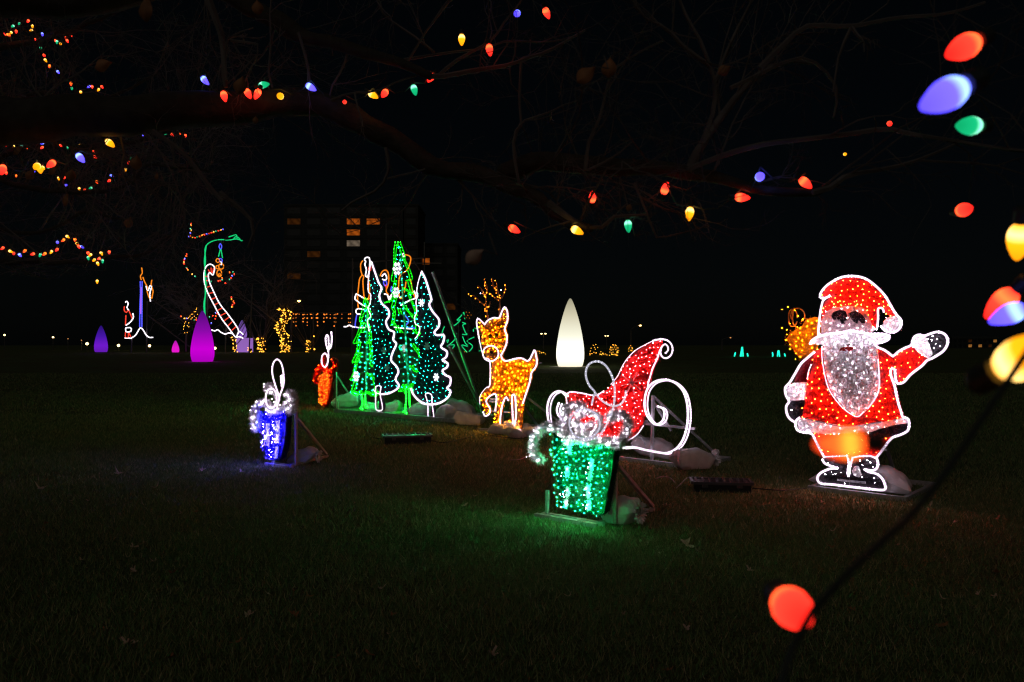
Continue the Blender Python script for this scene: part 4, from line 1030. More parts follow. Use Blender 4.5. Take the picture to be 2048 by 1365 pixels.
    a, b = z.p(480, 960), z.p(590, 1150); f.bar((a[0], .06, a[1]), (b[0] + .05, .9, .03), .035)
    f.bar((xl + .1, .06, 1.2), (xl + .3, 1.1, .03), .035)
    q = z.p(600, 708); q2 = z.p(470, 690); f.bar((q2[0], .07, q2[1]), (q[0], .07, q[1]), .03)
    f.out('frame', M_metal, t)
    MB().box(xl - .15, -.1, 0, xr + .55, -.05, .045).out('base_rail', M_metal, t); MB().box(xl - .15, 1.05, 0, xr + .4, 1.1, .045).out('base_rail', M_metal, t)
    return t
build_deer()
bag_px(975, 1020, 872, 850, 'crumpled sandbag under the deer\'s raised foreleg', rz=-20, seed=8, wk=.6)
bag_px(1008, 1052, 879, 858, 'small knotted sandbag at the deer\'s front hoof', rz=30, tie=True, seed=9, wk=.7)
bag_px(1000, 1066, 868, 842, 'wide sandbag behind the deer\'s hind legs', rz=-5, seed=10, wk=.5)
bag_px(1044, 1088, 878, 852, 'sandbag between the deer and the green gift', rz=20, seed=11, wk=.6)

# ================================================================= FOUR LIGHT TREES
PT = Plane(820, 838, 40); ZT = Z(PT, 680, 460, 3.413); DT = PT.B.y
def filled_tree(label, outline, right, left, trunk, fl, off):
    t = thing('light_tree', label, 'light tree', PT.B + PT.n * off, -PT.th, 'light trees on one long steel skid')
    pl = Plane(0, 0, 40, d=10); pl.B = PT.B + PT.n * off; pl.B.z = PT.B.z; z = Z(pl, 680, 460, 3.413)
    panel('foliage', z(outline), T_teal, t, DT, dens=1.3, thick=.07)
    panel('trunk', z(trunk), T_black, t, DT, y=.02, thick=.03)
    for pts, r in right + left:
        mb = MB(); rope(mb, z(pts), r, -.07, False, bead=.06); rope_out(mb, 'rope_light', G_white, t)
    mb = MB(); rope(mb, z(trunk), .014, -.07, True, bead=.06); rope_out(mb, 'rope_light', G_white, t)
    bulbs('mini_lamps', poisson(z(outline), .138), G_teal, t, .0110, y=-.07)
    for cx, cy_, lit in fl:
        c = z.p(cx, cy_); mb = MB()
        for i in range(6):
            a = i * PI / 3; mb.add([(c[0] + .02 * math.cos(a + 1.2), -.12, c[1] + .02 * math.sin(a + 1.2)), (c[0] + .02 * math.cos(a - 1.2), -.12, c[1] + .02 * math.sin(a - 1.2)), (c[0] + .09 * math.cos(a - .25), -.125, c[1] + .09 * math.sin(a - .25)), (c[0] + .09 * math.cos(a + .25), -.125, c[1] + .09 * math.sin(a + .25)), (c[0], -.10, c[1])], [(0, 1, 2, 3), (0, 3, 4), (1, 4, 2), (0, 4, 1)])
        mb.out('flower', glow('flower_light', (.9, .85, 1), 1.5) if lit else MATS.get('dull_flower') or mat('dull_flower', (.4, .42, .45), .5), t)
    x0 = z.p(trunk[0][0] + 20, 0)[0]
    f = MB().bar((x0, .06, 0), (x0, .06, z.p(trunk[0][0], 500)[1]), .035)
    f.out('post', M_pole, t)
    return t
R2 = [(232, 225), (255, 290), (280, 360), (300, 400), (285, 450), (300, 500), (345, 545), (350, 590), (330, 630), (350, 680), (385, 700), (380, 750), (400, 780), (375, 840), (365, 890), (400, 930), (415, 970), (395, 1020), (418, 1060), (400, 1090), (350, 1115), (300, 1122)]
L2 = [(225, 230), (215, 300), (208, 380), (212, 430), (226, 442), (222, 500), (208, 540), (226, 590), (204, 620), (215, 690)]
filled_tree('dark green white edged tree, left of the tall green wire tree', R2 + [(262, 1105), (240, 1060), (235, 960), (225, 860), (225, 760)] + L2[::-1], [(R2, .026)], [(L2, .013), ([(245, 1090), (262, 1112), (300, 1122)], .012)],
            [(262, 1070), (295, 1070), (290, 1120), (305, 1200), (300, 1232), (262, 1222), (260, 1130)], [(330, 825, False), (350, 940, False)], 0)
R4 = [(575, 290), (600, 340), (625, 420), (640, 480), (625, 510), (650, 560), (690, 610), (690, 660), (660, 700), (680, 720), (725, 720), (720, 770), (705, 800), (745, 830), (740, 870), (715, 890), (750, 910), (745, 940), (715, 960), (735, 990), (770, 1010), (765, 1060), (745, 1080), (770, 1100), (755, 1140), (710, 1175), (650, 1190), (590, 1185), (550, 1160), (515, 1120), (500, 1080)]
L4 = [(570, 292), (555, 340), (545, 380), (540, 430), (548, 450), (535, 490), (540, 560), (525, 600), (530, 640), (560, 665), (553, 710), (530, 742)]
filled_tree('dark green white edged tree at the right end of the row', R4 + [(530, 980), (545, 860), (530, 742)] + L4[::-1][1:], [(R4, .026)], [(L4, .013)],
            [(600, 1120), (640, 1125), (645, 1190), (655, 1282), (620, 1292), (615, 1185)], [(585, 500, True), (622, 795, False), (685, 1005, True)], 0)
def wire_tree(label, runs, trunk, apex, base, fl, off, levels, spread, skirt):
    t = thing('light_tree', label, 'light tree', PT.B + PT.n * off, -PT.th, 'light trees on one long steel skid')
    pl = Plane(0, 0, 40, d=10); pl.B = PT.B + PT.n * off; pl.B.z = PT.B.z; z = Z(pl, 680, 460, 3.413)
    for r_ in runs:
        q = z(r_)
        for k_ in range(2):
            mb = MB(); rope(mb, [(a + random.uniform(-.025, .025) * 1 + k_ * .045, b) for a, b in q], .0135, -.03 + k_ * .03, False, bead=.075); rope_out(mb, 'rope_light', G_grope, t)
    for r_ in trunk:
        mb = MB(); rope(mb, z(r_), .022, -.03, False, bead=.07); rope_out(mb, 'rope_light', glow('pale_green_rope_bead', (.008, 1, .020), 40.0), t)
    a, b = z.p(*apex), z.p(*base)
    MB().bar((a[0], .05, a[1] - .2), (b[0], .05, 0), .035).out('post', M_pole, t)
    mb = MB(); bp = []; zb_ = z.p(*skirt)[1]
    for i in range(levels):
        f = (i + 1) / levels; zz = a[1] + (zb_ - a[1]) * f; cx = a[0] + (b[0] - a[0]) * f; h = spread * f
        p = [(cx - h, .05, zz), (cx - h * .5, .03, zz - .05), (cx, .05, zz - .02), (cx + h * .5, .03, zz - .06), (cx + h, .05, zz)]
        mb.tube(spline(p, .1), .006, 4)
        for q in spline(p, .16): bp.append((q[0], q[2] + random.uniform(-.03, .03)))
    mb.out('wire_tiers', M_cable, t)['kind'] = 'stuff'
    bulbs('mini_lamps', bp, G_green, t, .0115, y=0)
    for cx, cy_, s in fl:
        c = z.p(cx, cy_); mb = MB()
        for i in range(6):
            a_ = i * PI / 3; mb.ball((c[0] + .06 * s * math.cos(a_), -.1, c[1] + .07 * s * math.sin(a_)), .035 * s)
        mb.ball((c[0], -.1, c[1]), .03 * s)
        mb.out('flower', MATS['flower_light'], t)
    return t
wire_tree('tall green wire outline tree, highest of the four', [
    [(388, 85), (380, 130), (372, 200), (368, 270), (358, 345), (382, 350)], [(398, 85), (415, 130), (432, 170), (440, 210), (462, 270), (485, 335), (460, 345)],
    [(375, 350), (365, 430), (378, 455), (362, 530), (370, 560), (360, 650)], [(465, 345), (482, 400), (495, 440), (470, 440), (500, 520), (525, 600), (500, 600)], [(440, 400), (480, 430)], [(520, 610), (530, 690), (548, 715)], [(505, 690), (545, 720)],
    [(440, 520), (470, 560), (500, 590)], [(400, 540), (415, 575)], [(390, 660), (420, 705)], [(495, 780), (530, 830), (548, 860)], [(548, 720), (545, 860), (560, 900)], [(488, 930), (520, 970), (552, 935), (560, 1000), (572, 1095)],
    [(370, 640), (400, 690)], [(410, 1100), (440, 1055), (460, 1090), (490, 1050), (510, 1100), (535, 1065), (572, 1102)], [(415, 1085), (450, 1110), (480, 1070)], [(300, 500), (350, 480), (385, 440)]],
    [[(455, 1085), (458, 1160), (450, 1245)], [(478, 1085), (482, 1180), (492, 1268)], [(440, 1240), (460, 1250)]], (400, 80), (470, 1240), [(412, 268, 1.6), (405, 430, 1.3)], .35, 24, .72, (465, 1060))
wire_tree('small green wire outline tree at the left end of the row', [
    [(172, 470), (160, 545), (142, 620), (165, 640)], [(178, 475), (195, 560), (205, 655), (185, 650)], [(150, 640), (122, 720), (100, 775), (135, 765)], [(130, 770), (112, 850), (90, 905), (118, 890)], [(112, 900), (95, 980), (80, 1022), (108, 1010)],
    [(105, 1020), (95, 1080), (80, 1115)], [(200, 660), (205, 760), (175, 775), (205, 770), (215, 850)], [(205, 850), (220, 900), (215, 930)], [(195, 980), (232, 1020), (240, 1060), (252, 1130)], [(80, 1110), (110, 1130), (135, 1100), (160, 1130), (185, 1100), (215, 1135), (252, 1120)], [(150, 700), (165, 660)], [(135, 840), (115, 900)], [(85, 1100), (150, 1118), (250, 1108)]],
    [[(155, 1125), (162, 1190), (146, 1216), (160, 1222)], [(178, 1125), (182, 1190), (196, 1214), (180, 1210)]], (174, 480), (165, 1200), [(133, 1000, 1.3)], .12, 18, .48, (165, 1105))
sk = thing('steel_skid', 'long low steel skid frame carrying the four light trees', 'metal frame', PT.B, -PT.th)
xa, xb = ZT.gl(130, 1240).x, ZT.gl(660, 1340).x
for y in (-.28, .9, 1.05): MB().box(xa, y, 0.02, xb, y + .07, .10).out('rail', M_metal, sk)
for i in range(6): x = xa + (xb - xa) * i / 5; MB().box(x - .035, -.2, .025, x + .035, .895, .085).out('cross_member', M_metal, sk)
for (x0, y0), (x1, y1), dy in [((610, 285), (975, 1262), 2.2), ((720, 790), (980, 1258), 1.6), ((380, 790), (520, 1040), .8)]:
    p, q = ZT.p(x0, y0), ZT.gl(x1, y1)
    MB().bar((p[0], .1, p[1]), (q.x, q.y, .04), .05).out('brace', M_metal, sk)
bag_px(752, 804, 831, 802, 'green lit sandbag left of the tall tree\'s stem', rz=-10, seed=12, wk=.6)
bag_px(812, 864, 836, 806, 'green lit sandbag between the two right hand tree stems', rz=15, seed=13, wk=.6)
bag_px(872, 914, 846, 812, 'pale green sandbag right of the rightmost tree stem', rz=40, seed=14, wk=.8)
bag_px(888, 952, 838, 802, 'large green sandbag with creased end behind the tree row', rz=-8, seed=15, wk=.6)
bag_px(905, 970, 853, 824, 'grey pink sandbag lying nearest the deer', rz=-14, seed=16, wk=.6)
bag_px(722, 764, 826, 802, 'green sandbag behind the small wire tree\'s foot', rz=8, seed=17, wk=.6)

# ================================================================= C9 BULB STRINGS
random.seed(21)
def bulb_mesh(col, name):
    L = .056; pr = [(.004, -.001), (.0105, .003), (.0145, .010), (.0165, .018), (.0162, .026), (.0135, .036), (.0092, .046), (.0048, .0535), (.001, L)]
    mb = MB().lathe(pr, 14)
    hot, mid, tip = col
    m = glow_grad(name, [(0, mid), (.22, hot), (.45, mid), (1, tip)], 0, L)
    me = bpy.data.meshes.new('bulb'); me.from_pydata(mb.v, [], mb.f); me.materials.append(m)
    me.polygons.foreach_set('use_smooth', [True] * len(me.polygons)); return me
BM = {'R': bulb_mesh(((4.0, .36, .08), (3.0, .085, .045), (2.2, .03, .02)), 'red_bulb'),
      'O': bulb_mesh(((4.0, .8, .06), (3.0, .22, .03), (2.2, .12, .02)), 'orange_bulb'),
      'Y': bulb_mesh(((3.6, 2.2, .6), (2.2, .72, .01), (1.6, .45, .005)), 'amber_bulb'),
      'G': bulb_mesh(((.6, 2.0, 1.3), (.01, .62, .24), (.005, .45, .16)), 'green_bulb'),
      'B': bulb_mesh(((.75, 1.3, 4.0), (.28, .2, 3.2), (.2, .13, 2.6)), 'blue_bulb')}
sm = MB().lathe([(.006, .0), (.0115, .002), (.0115, .020), (.0095, .024)], 10)
SOCK = bpy.data.meshes.new('socket'); SOCK.from_pydata([(x, y, -z) for x, y, z in sm.v], [], [tuple(reversed(f)) for f in sm.f]); SOCK.materials.append(M_cable)

def light_string(label, zf, items, d, size=1.0, cable=True, sag=.03, group='coloured bulb strings in the bare trees', thick=.003, dj=0.0):
    """items: (x, y, colour[, depth, tilt degrees, foreshortening, scale])"""
    ox, oy, s = zf
    pts = []
    for it in items:
        x, y, c = it[:3]; dd = it[3] if len(it) > 3 and it[3] else d + random.uniform(-dj, dj)
        pts.append((W(ox + x / s, oy + y / s, dd), c, it))
    base = pts[0][0]
    t = thing('light_string', label, 'light string', base, 0, group)
    for p, c, it in pts:
        tilt = it[4] if len(it) > 4 and it[4] is not None else random.gauss(0, 38)
        fs = it[5] if len(it) > 5 else random.uniform(0, 45); sc = (it[6] if len(it) > 6 else 1.0) * size
        o = bpy.data.objects.new('bulb', BM[c]); C.objects.link(o); o.parent = t
        # tilt 0 = tip straight down; positive = tip swings to the right
        a = math.radians(tilt); e = -math.radians(fs) if fs > 40 else math.radians(fs) * random.choice((-1, 1))
        dr = Vector((math.sin(a) * math.cos(e), math.sin(e), -math.cos(a) * math.cos(e)))
        q = dr.to_track_quat('Z', 'Y'); o.rotation_mode = 'QUATERNION'; o.rotation_quaternion = q; o.scale = (sc,) * 3
        o.location = p - base - dr * .026 * sc
        k = bpy.data.objects.new('socket', SOCK); C.objects.link(k); k.parent = o
    if cable:
        for i in range(len(pts) - 1):
            a, b = pts[i][0] - base, pts[i + 1][0] - base
            if (b - a).length > d * .16 or d > 50: continue
            up = Vector((0, 0, .035 * size)); mid = (a + b) / 2 + up * .4 - Vector((0, 0, sag))
            MB().tube(spline([a + up, mid, b + up], .05 * max(1, size)), thick * max(1, size), 4).out('cable', M_scable, t)
    return t
z7 = (0, 0, 3.25); z1 = (500, 0, 3.413); z2 = (1000, 0, 2.73); z3 = (1500, 0, 2.73); z5 = (1800, 380, 3.412)
SB = 0.84
light_string('short coloured bulb string at the top left corner', z7, [(80, 82, 'R'), (130, 45, 'Y'), (135, 8, 'R'), (155, 72, 'B'), (183, 138, 'R'), (210, 172, 'Y'), (203, 197, 'Y'), (275, 225, 'B'), (264, 314, 'G'), (287, 362, 'R'), (296, 394, 'Y'), (321, 431, 'O'), (378, 470, 'B'), (461, 545, 'O'), (467, 577, 'G'), (525, 602, 'Y'), (577, 565, 'B'), (598, 567, 'R'), (640, 585, 'Y'), (663, 567, 'R')], 9.5, SB, dj=.3)
light_string('cluster of coloured bulbs at the left edge near the top', z7, [(33, 222, 'R'), (55, 228, 'O'), (70, 215, 'Y'), (105, 207, 'R'), (82, 172, 'G'), (125, 157, 'G')], 9.5, SB)
light_string('small bulb cluster right of the top left string', z7, [(229, 257, 'R', None, 0, 0, .6), (362, 267, 'R'), (370, 275, 'G'), (393, 287, 'Y'), (437, 267, 'R'), (425, 245, 'R', None, 0, 0, .6), (466, 237, 'R', None, 0, 0, .5)], 9.5, SB)
light_string('level bulb string crossing the left edge below the thick limb', z7, [(10, 918, 'B'), (43, 923, 'O'), (38, 941, 'R'), (90, 955, 'Y'), (138, 957, 'G'), (183, 963, 'O'), (223, 960, 'Y'), (272, 961, 'R'), (275, 935, 'B'), (331, 938, 'O'), (356, 912, 'Y'), (395, 948, 'R'), (441, 959, 'G'), (495, 981, 'R', None, 0, 0, .6), (520, 946, 'Y'), (597, 947, 'R', None, 0, 0, .8), (607, 990, 'R'), (618, 1022, 'R', None, 60)], 9.5, SB, dj=.2)
light_string('sagging bulb string hanging low in the left tree crown', z7, [(847, 1027, 'G', None, 0, 0, .7), (836, 1060, 'R'), (817, 1105, 'Y'), (777, 1139, 'R', None, 0, 0, .6), (725, 1143, 'B'), (709, 1177, 'R'), (630, 1184, 'O'), (588, 1224, 'G'), (551, 1235, 'R'), (515, 1230, 'Y'), (430, 1205, 'B'), (418, 1156, 'R'), (381, 1162, 'Y'), (314, 1090, 'G'), (283, 1093, 'Y'), (216, 1120, 'B'), (105, 1145, 'O', None, 0, 0, .7), (40, 1125, 'R')], 9.5, SB, dj=.2)
light_string('short faint bulb string at the right tip of the left crown', z7, [(930, 882, 'B', None, 0, 0, .7), (1006, 860, 'Y'), (1075, 870, 'G'), (1118, 877, 'R'), (1171, 870, 'O', None, 0, 0, .6), (1205, 884, 'R')], 9.8, SB)
light_string('large bulbs low at the left edge, close to the viewer', z7, [(15, 1105, 'R', 3.6, 10, 30), (238, 1085, 'Y', 3.9, 10, 60), (260, 1098, 'Y', 4.0, 20, 20), (332, 1068, 'R', 4.0, -25, 40), (523, 1028, 'B', 3.9, 40, 0), (715, 933, 'Y', 4.1, 50, 0)], 4, 1.0)
light_string('wide spaced red and blue bulbs along the thick left limb', z7, [(770, 752, 'R', 5, 0, 60, .4), (909, 658, 'R', 4.2, 10, 60), (1223, 802, 'R', 5.2, 0, 0), (1280, 648, 'R', 4.4, 90, 70, .8), (1333, 525, 'B', 4.2, 42, 0), (1457, 627, 'R', 4.0, 15, 0), (1613, 610, 'R', 4.0, 28, 0), (1672, 612, 'R', 4.0, -30, 10)], 4.2, 1.0)
light_string('bulb string along the middle limb from green to red', z1, [(95, 580, 'G', None, 95, 10), (205, 657, 'Y', None, 0, 80), (415, 597, 'B', None, 60, 20), (645, 697, 'R', None, 0, 80, .6), (840, 650, 'Y', None, 58, 0), (918, 640, 'R', None, -25, 30), (1122, 615, 'G', None, 15, 0), (1233, 533, 'R', None, -30, 20)], 4.0, 1.0)
light_string('four bulbs among the upper middle twigs', z1, [(1445, 272, 'Y', 3.9, 0, 0), (1635, 342, 'R', 3.7, 8, 0), (1822, 95, 'B', 3.9, -20, 50), (2025, 90, 'R', 3.8, 30, 30)], 3.8, 1.0, cable=False)
light_string('bulb string under the lower middle limb, centre to right', z2, [(77, 1253, 'R', 3.5, 62, 0), (420, 1260, 'Y', 3.3, 62, 0), (505, 1077, 'R', 3.6, 180, 20), (700, 1235, 'G', 3.5, 5, 0), (903, 1030, 'R', 3.3, 162, 10), (1035, 1168, 'Y', 3.1, -8, 0), (1322, 1080, 'R', 3.0, 85, 10), (1421, 965, 'B', 2.9, 0, 88, 1.0), (1668, 1000, 'R', 2.9, 50, 0)], 3.3, 1.0)
light_string('three tiny bulbs in the thin right hand twigs', z3, [(520, 843, 'Y', 5, 0, 80, .6), (763, 677, 'R', 4.2, -20, 60, .8), (1198, 428, 'R', 3.6, 60, 50)], 4, 1.0, cable=False)
light_string('large blurred red, blue and green bulbs at the upper right', z3, [(1163, 262, 'R', 1.05, -62, 15), (1060, 525, 'B', .80, -62, 10), (1195, 688, 'G', 1.42, -85, 20)], 1.1, 1.0, sag=.0)
NEAR = light_string('large blurred bulbs hanging down the right edge', z5, [(442, 135, 'R', 1.75, 0, 89, .9), (812, 350, 'Y', 1.15, 10, 25), (690, 778, 'R', 1.16, -30, 38), (738, 852, 'B', 1.08, -58, 38, .85), (872, 1130, 'Y', .62, 140, 50)], .9, 1.0, cable=False)
light_string('large blurred red bulb and cable hanging low in front', (1500, 800, 1), [(88, 420, 'R', .66, 0, 89, 1.0), (182, 88, 'O', .32, -84, 36, .34)], .6, 1.0, cable=False)
mb = MB(); mb.tube(spline([W(2110, 60, 1.0), W(2085, 330, .95), W(2072, 560, .9), W(2080, 760, .62)], .04), .003, 6)
mb.out('cable', M_cable, NEAR); bpy.context.view_layer.update()
c0 = [o for o in C.objects if o.name.startswith('cable')][-1]; c0.location = -NEAR.location
low = [o for o in C.objects if o.get('label') == 'large blurred red bulb and cable hanging low in front'][0]
mb = MB(); mb.tube(spline([W(2150, 560, .6), W(1990, 800, .6), W(1850, 1000, .60), W(1740, 1105, .56), W(1614, 1236, .52), W(1560, 1370, .50), W(1530, 1500, .48)], .03), .0026, 8)
o = mb.out('cable', M_cable, low); o.location = -low.location
# far strings in the bare trees behind
light_string('angled string of tiny bulbs above the bent green rope tree', Z6, [(1505, 110, 'R'), (1503, 122, 'Y'), (1500, 150, 'G'), (1505, 163, 'Y'), (1499, 183, 'B'), (1487, 211, 'B'), (1500, 205, 'O'), (1515, 218, 'Y')] + [(1535 + 18.5 * i, 217 - 5.2 * i + (3 if i < 3 else 0), 'RGOYRBRRYGRYBO'[i % 14]) for i in range(13)], 84, 3.6, sag=.0, dj=.1)
light_string('short drooping string of tiny bulbs left of the bent green tree', Z6, [(1470, 350, 'R'), (1468, 365, 'O'), (1455, 385, 'B'), (1450, 395, 'R'), (1448, 412, 'Y'), (1449, 425, 'R'), (1470, 458, 'G'), (1475, 465, 'R'), (1480, 475, 'Y'), (1513, 507, 'Y'), (1537, 525, 'G')], 84, 3.6, sag=0)
light_string('small hook of tiny bulbs right of the curved slide top', Z6, [(1663, 566, 'G'), (1720, 562, 'R'), (1735, 558, 'R'), (1750, 552, 'G'), (1750, 538, 'O'), (1776, 579, 'R'), (1807, 550, 'G'), (1820, 538, 'R'), (1828, 520, 'B'), (1845, 508, 'R'), (1833, 491, 'G'), (1808, 494, 'O')], 84, 3.6, sag=0)
light_string('little upright string of tiny bulbs right of the slide', Z6, [(1823, 690, 'R'), (1823, 705, 'Y'), (1838, 722, 'O'), (1845, 735, 'R'), (1830, 750, 'R'), (1828, 765, 'Y')], 84, 3.6, sag=0)
light_string('string of tiny bulbs crossing behind the magenta lantern tip', Z6, [(1424, 840, 'R'), (1453, 857, 'Y'), (1470, 856, 'B'), (1530, 867, 'G'), (1545, 868, 'R'), (1600, 860, 'R'), (1650, 845, 'G'), (1676, 835, 'R'), (1697, 812, 'B'), (1710, 818, 'R'), (1700, 838, 'O'), (1695, 860, 'R'), (1664, 893, 'B'), (1640, 905, 'R')], 84, 3.2, sag=0)
light_string('lowest garland of bulbs arching in the left crown', Z6, [(20, 302, 'R'), (83, 328, 'Y'), (108, 344, 'R'), (156, 357, 'B'), (194, 325, 'O'), (257, 349, 'R'), (315, 358, 'G'), (350, 348, 'O'), (403, 332, 'Y'), (447, 315, 'R'), (453, 257, 'B'), (496, 240, 'O'), (533, 212, 'Y'), (591, 237, 'O'), (607, 267, 'Y'), (620, 290, 'R'), (646, 293, 'B'), (695, 343, 'R'), (710, 357, 'Y'), (695, 381, 'G'), (740, 397, 'Y'), (780, 385, 'R'), (798, 344, 'Y'), (860, 334, 'R'), (807, 405, 'G'), (770, 425, 'Y')], 8.5, SB, dj=.1)
light_string('single amber bulb hanging on its own below the left crown', Z6, [(765, 566, 'Y', 8.5, 0, 0), (765, 545, 'Y', 8.52, 0, 0, .2)], 8.5, .8, cable=False)

# ================================================================= BARE TREES
random.seed(31)
def wander(p, dr, L, n, wob, up=0.0):
    P = [Vector(p)]; d_ = Vector(dr).normalized()
    for i in range(n):
        d_ = (d_ + Vector((random.gauss(0, wob), random.gauss(0, wob), random.gauss(0, wob) + up))).normalized()
        P.append(P[-1] + d_ * L / n)
    return P, d_
LIM = None
def twigs(mb, p, dr, L, r, lev):
    for _t in range(4):
        P, _ = wander(p, dr, L, 6, .12 if random.random() < .7 else .24, -.01)
        if not LIM or all(HZ - (q.z - CH) / max(.5, q.y) * F < LIM(1024 + q.x / max(.5, q.y) * F) for q in P): break
        dr = Vector((dr[0], dr[1], abs(dr[2]) + .3)); L *= .6
    else: return
    n = len(P); mb.tube(P, [r * (1 - .75 * i / (n - 1)) for i in range(n)], 4 if lev else 3, caps=False)
    if lev <= 0: return
    if LIM and any(HZ - (q.z - CH) / max(.5, q.y) * F > LIM(1024 + q.x / max(.5, q.y) * F) for q in P): return
    for i in range(1, n):
        if random.random() < .72:
            d_ = (P[i] - P[i - 1]).normalized(); s = Vector((random.gauss(0, 1), random.gauss(0, 1) * .6, random.gauss(0, 1)))
            s = (d_ * .9 + s.normalized() * .8).normalized()
            twigs(mb, P[i], s, L * random.uniform(.35, .65), r * .55, lev - 1)
def branch(t, mb, zf, pts, d, r0, r1, name=None, tw=0, tl=.7, tr=.006, lev=2, twd=.55):
    """traced limb; pts in an enlarged view with optional own depth"""
    ox, oy, s = zf
    P = [W(ox + p[0] / s, oy + p[1] / s, p[2] if len(p) > 2 else d) for p in pts]
    q = spline([tuple(x) for x in P], .09 if r0 > .02 else .06); n = len(q)
    wv = [Vector(x) + Vector([mnoise.noise(Vector(x) * 3 + Vector((k * 9, 0, 0))) * min(.05, r0 * 1.2 + .006) for k in range(3)]) for x in q]
    rs = [(r0 + (r1 - r0) * i / (n - 1)) * (1 + .18 * mnoise.noise(wv[i] * 7)) for i in range(n)]
    m2 = MB() if name else mb
    m2.tube(wv, rs, 10 if r0 > .02 else 5)
    if name: o = m2.out(name, M_bark, t, True); o.location = -t.location
    for k in range(int(tw * twd)):
        i = random.randint(int(n * .15), n - 2); d_ = (wv[i + 1] - wv[i]).normalized()
        s_ = Vector((random.gauss(0, 1), random.gauss(0, .5), random.gauss(.25, 1))).normalized()
        twigs(mb, wv[i], (d_ * .6 + s_).normalized(), tl * random.uniform(.5, 1.3), tr * random.uniform(.7, 1.3), lev)
    return wv
def px_leaf(t, x, y, d, s, a, m, curl=.5):
    """one dead leaf with a stalk, broad and curled"""
    n = 7; V = []; Fc = []
    c = W(x, y, d)
    for i in range(n + 1):
        u = i / n; wv = math.sin(PI * min(1, u * 1.02) ** .8) * .38 * (1 + .18 * math.sin(u * 22))
        for j in (-1, -.5, 0, .5, 1): V.append(Vector((j * wv, curl * .35 * j * j - .15 * math.sin(u * 3), u - .5)) * s)
    M = Matrix.Rotation(a, 4, 'Y') @ Matrix.Rotation(random.uniform(-.5, .5), 4, 'Z')
    V = [M @ v + c for v in V]
    Fc = [(i * 5 + j, i * 5 + j + 1, (i + 1) * 5 + j + 1, (i + 1) * 5 + j) for i in range(n) for j in range(4)]
    o = link('leaf', V, Fc, m, t, True); o.location = -t.location
    o2 = MB().tube([M @ Vector((0, 0, s * .5)) + c, M @ Vector((.03, 0, s * .85)) + c, M @ Vector((-.02, .02, s * 1.2)) + c], .0022, 4).out('stalk', M_twig, o)

LIM = lambda x: 560 if x < 400 else 500
TA = thing('bare_tree', 'big bare tree whose dark limbs spread over the top of the view', 'tree', (-4.6, 3.6, 0))
tw = MB()
trunk = [(-4.6, 3.6, -.05), (-4.65, 3.62, .8), (-4.5, 3.7, 1.8), (-4.3, 3.8, 2.6), (-4.1, 3.9, 3.6), (-3.9, 4.1, 5.0)]
q = spline(trunk, .15); n = len(q)
o = MB().tube([Vector(a) for a in q], [.30 * (1.35 - .9 * min(1, i / n) + .25 * math.exp(-i / 3)) for i in range(n)], 16).out('trunk', M_bark, TA, True); o.location = -TA.location
z0_ = (0, 0, 1)
branch(TA, tw, z0_, [(-730, 200, 3.8), (-300, 250, 3.9), (0, 245, 4.0), (250, 235, 4.1), (480, 212, 4.2), (640, 212, 4.2), (750, 260, 4.1), (870, 325, 4.0), (960, 362, 3.9), (1060, 392, 3.8), (1130, 425, 3.6), (1180, 458, 3.4)], 4, .17, .018, 'limb', 34, .9, .007, 3)
branch(TA, tw, z0_, [(-640, 0, 4.0), (-200, -10, 4.2), (150, 10, 4.4), (380, -30, 4.5), (520, 20, 4.4), (590, 60, 4.3), (640, 78, 4.2), (700, 92, 4.1), (760, 112, 4), (808, 132, 3.9), (860, 152, 3.8)], 4, .13, .018, 'limb', 26, .9, .006, 3)
branch(TA, tw, z1, [(1230, 520), (1330, 515), (1500, 480), (1770, 430), (1880, 380), (2048, 330), (2300, 200)], 3.8, .014, .006, None, 10, .5, .004, 2)
branch(TA, tw, z1, [(1280, 520), (1400, 420), (1650, 270), (1720, 170), (1790, 90), (1900, -60)], 3.8, .010, .004, None, 6, .45, .004, 2)
branch(TA, tw, z1, [(1050, 410), (1300, 370), (1600, 330), (1750, 280), (2048, 290), (2250, 240)], 3.9, .008, .004, None, 5, .4, .004, 1)
branch(TA, tw, z1, [(1250, 360), (1100, 240), (980, 160), (900, 90), (870, 30), (840, -60)], 3.9, .009, .004, None, 6, .4, .004, 2)
branch(TA, tw, z1, [(920, 1010), (925, 1060), (945, 1110), (930, 1220), (860, 1310), (720, 1375), (640, 1440)], 3.9, .010, .005, None, 3, .3, .004, 1)
branch(TA, tw, z1, [(935, 1225), (1050, 1190), (1120, 1175), (1200, 1150)], 3.9, .006, .003)
branch(TA, tw, z1, [(340, 230), (365, 330), (392, 440), (405, 560), (420, 640)], 4.1, .010, .006, None, 2, .3, .004, 1)
branch(TA, tw, z1, [(680, 330), (655, 400), (640, 480), (580, 530), (540, 670)], 4.1, .008, .005, None, 3, .3, .004, 1)
branch(TA, tw, z1, [(1850, 400), (1840, 700), (1850, 850), (1790, 960), (1820, 1110), (1880, 1230)], 3.8, .008, .005, None, 5, .4, .004, 2)
branch(TA, tw, z1, [(540, 690), (660, 640), (860, 630), (1000, 560), (1130, 520)], 3.9, .006, .004, None, 2, .3)
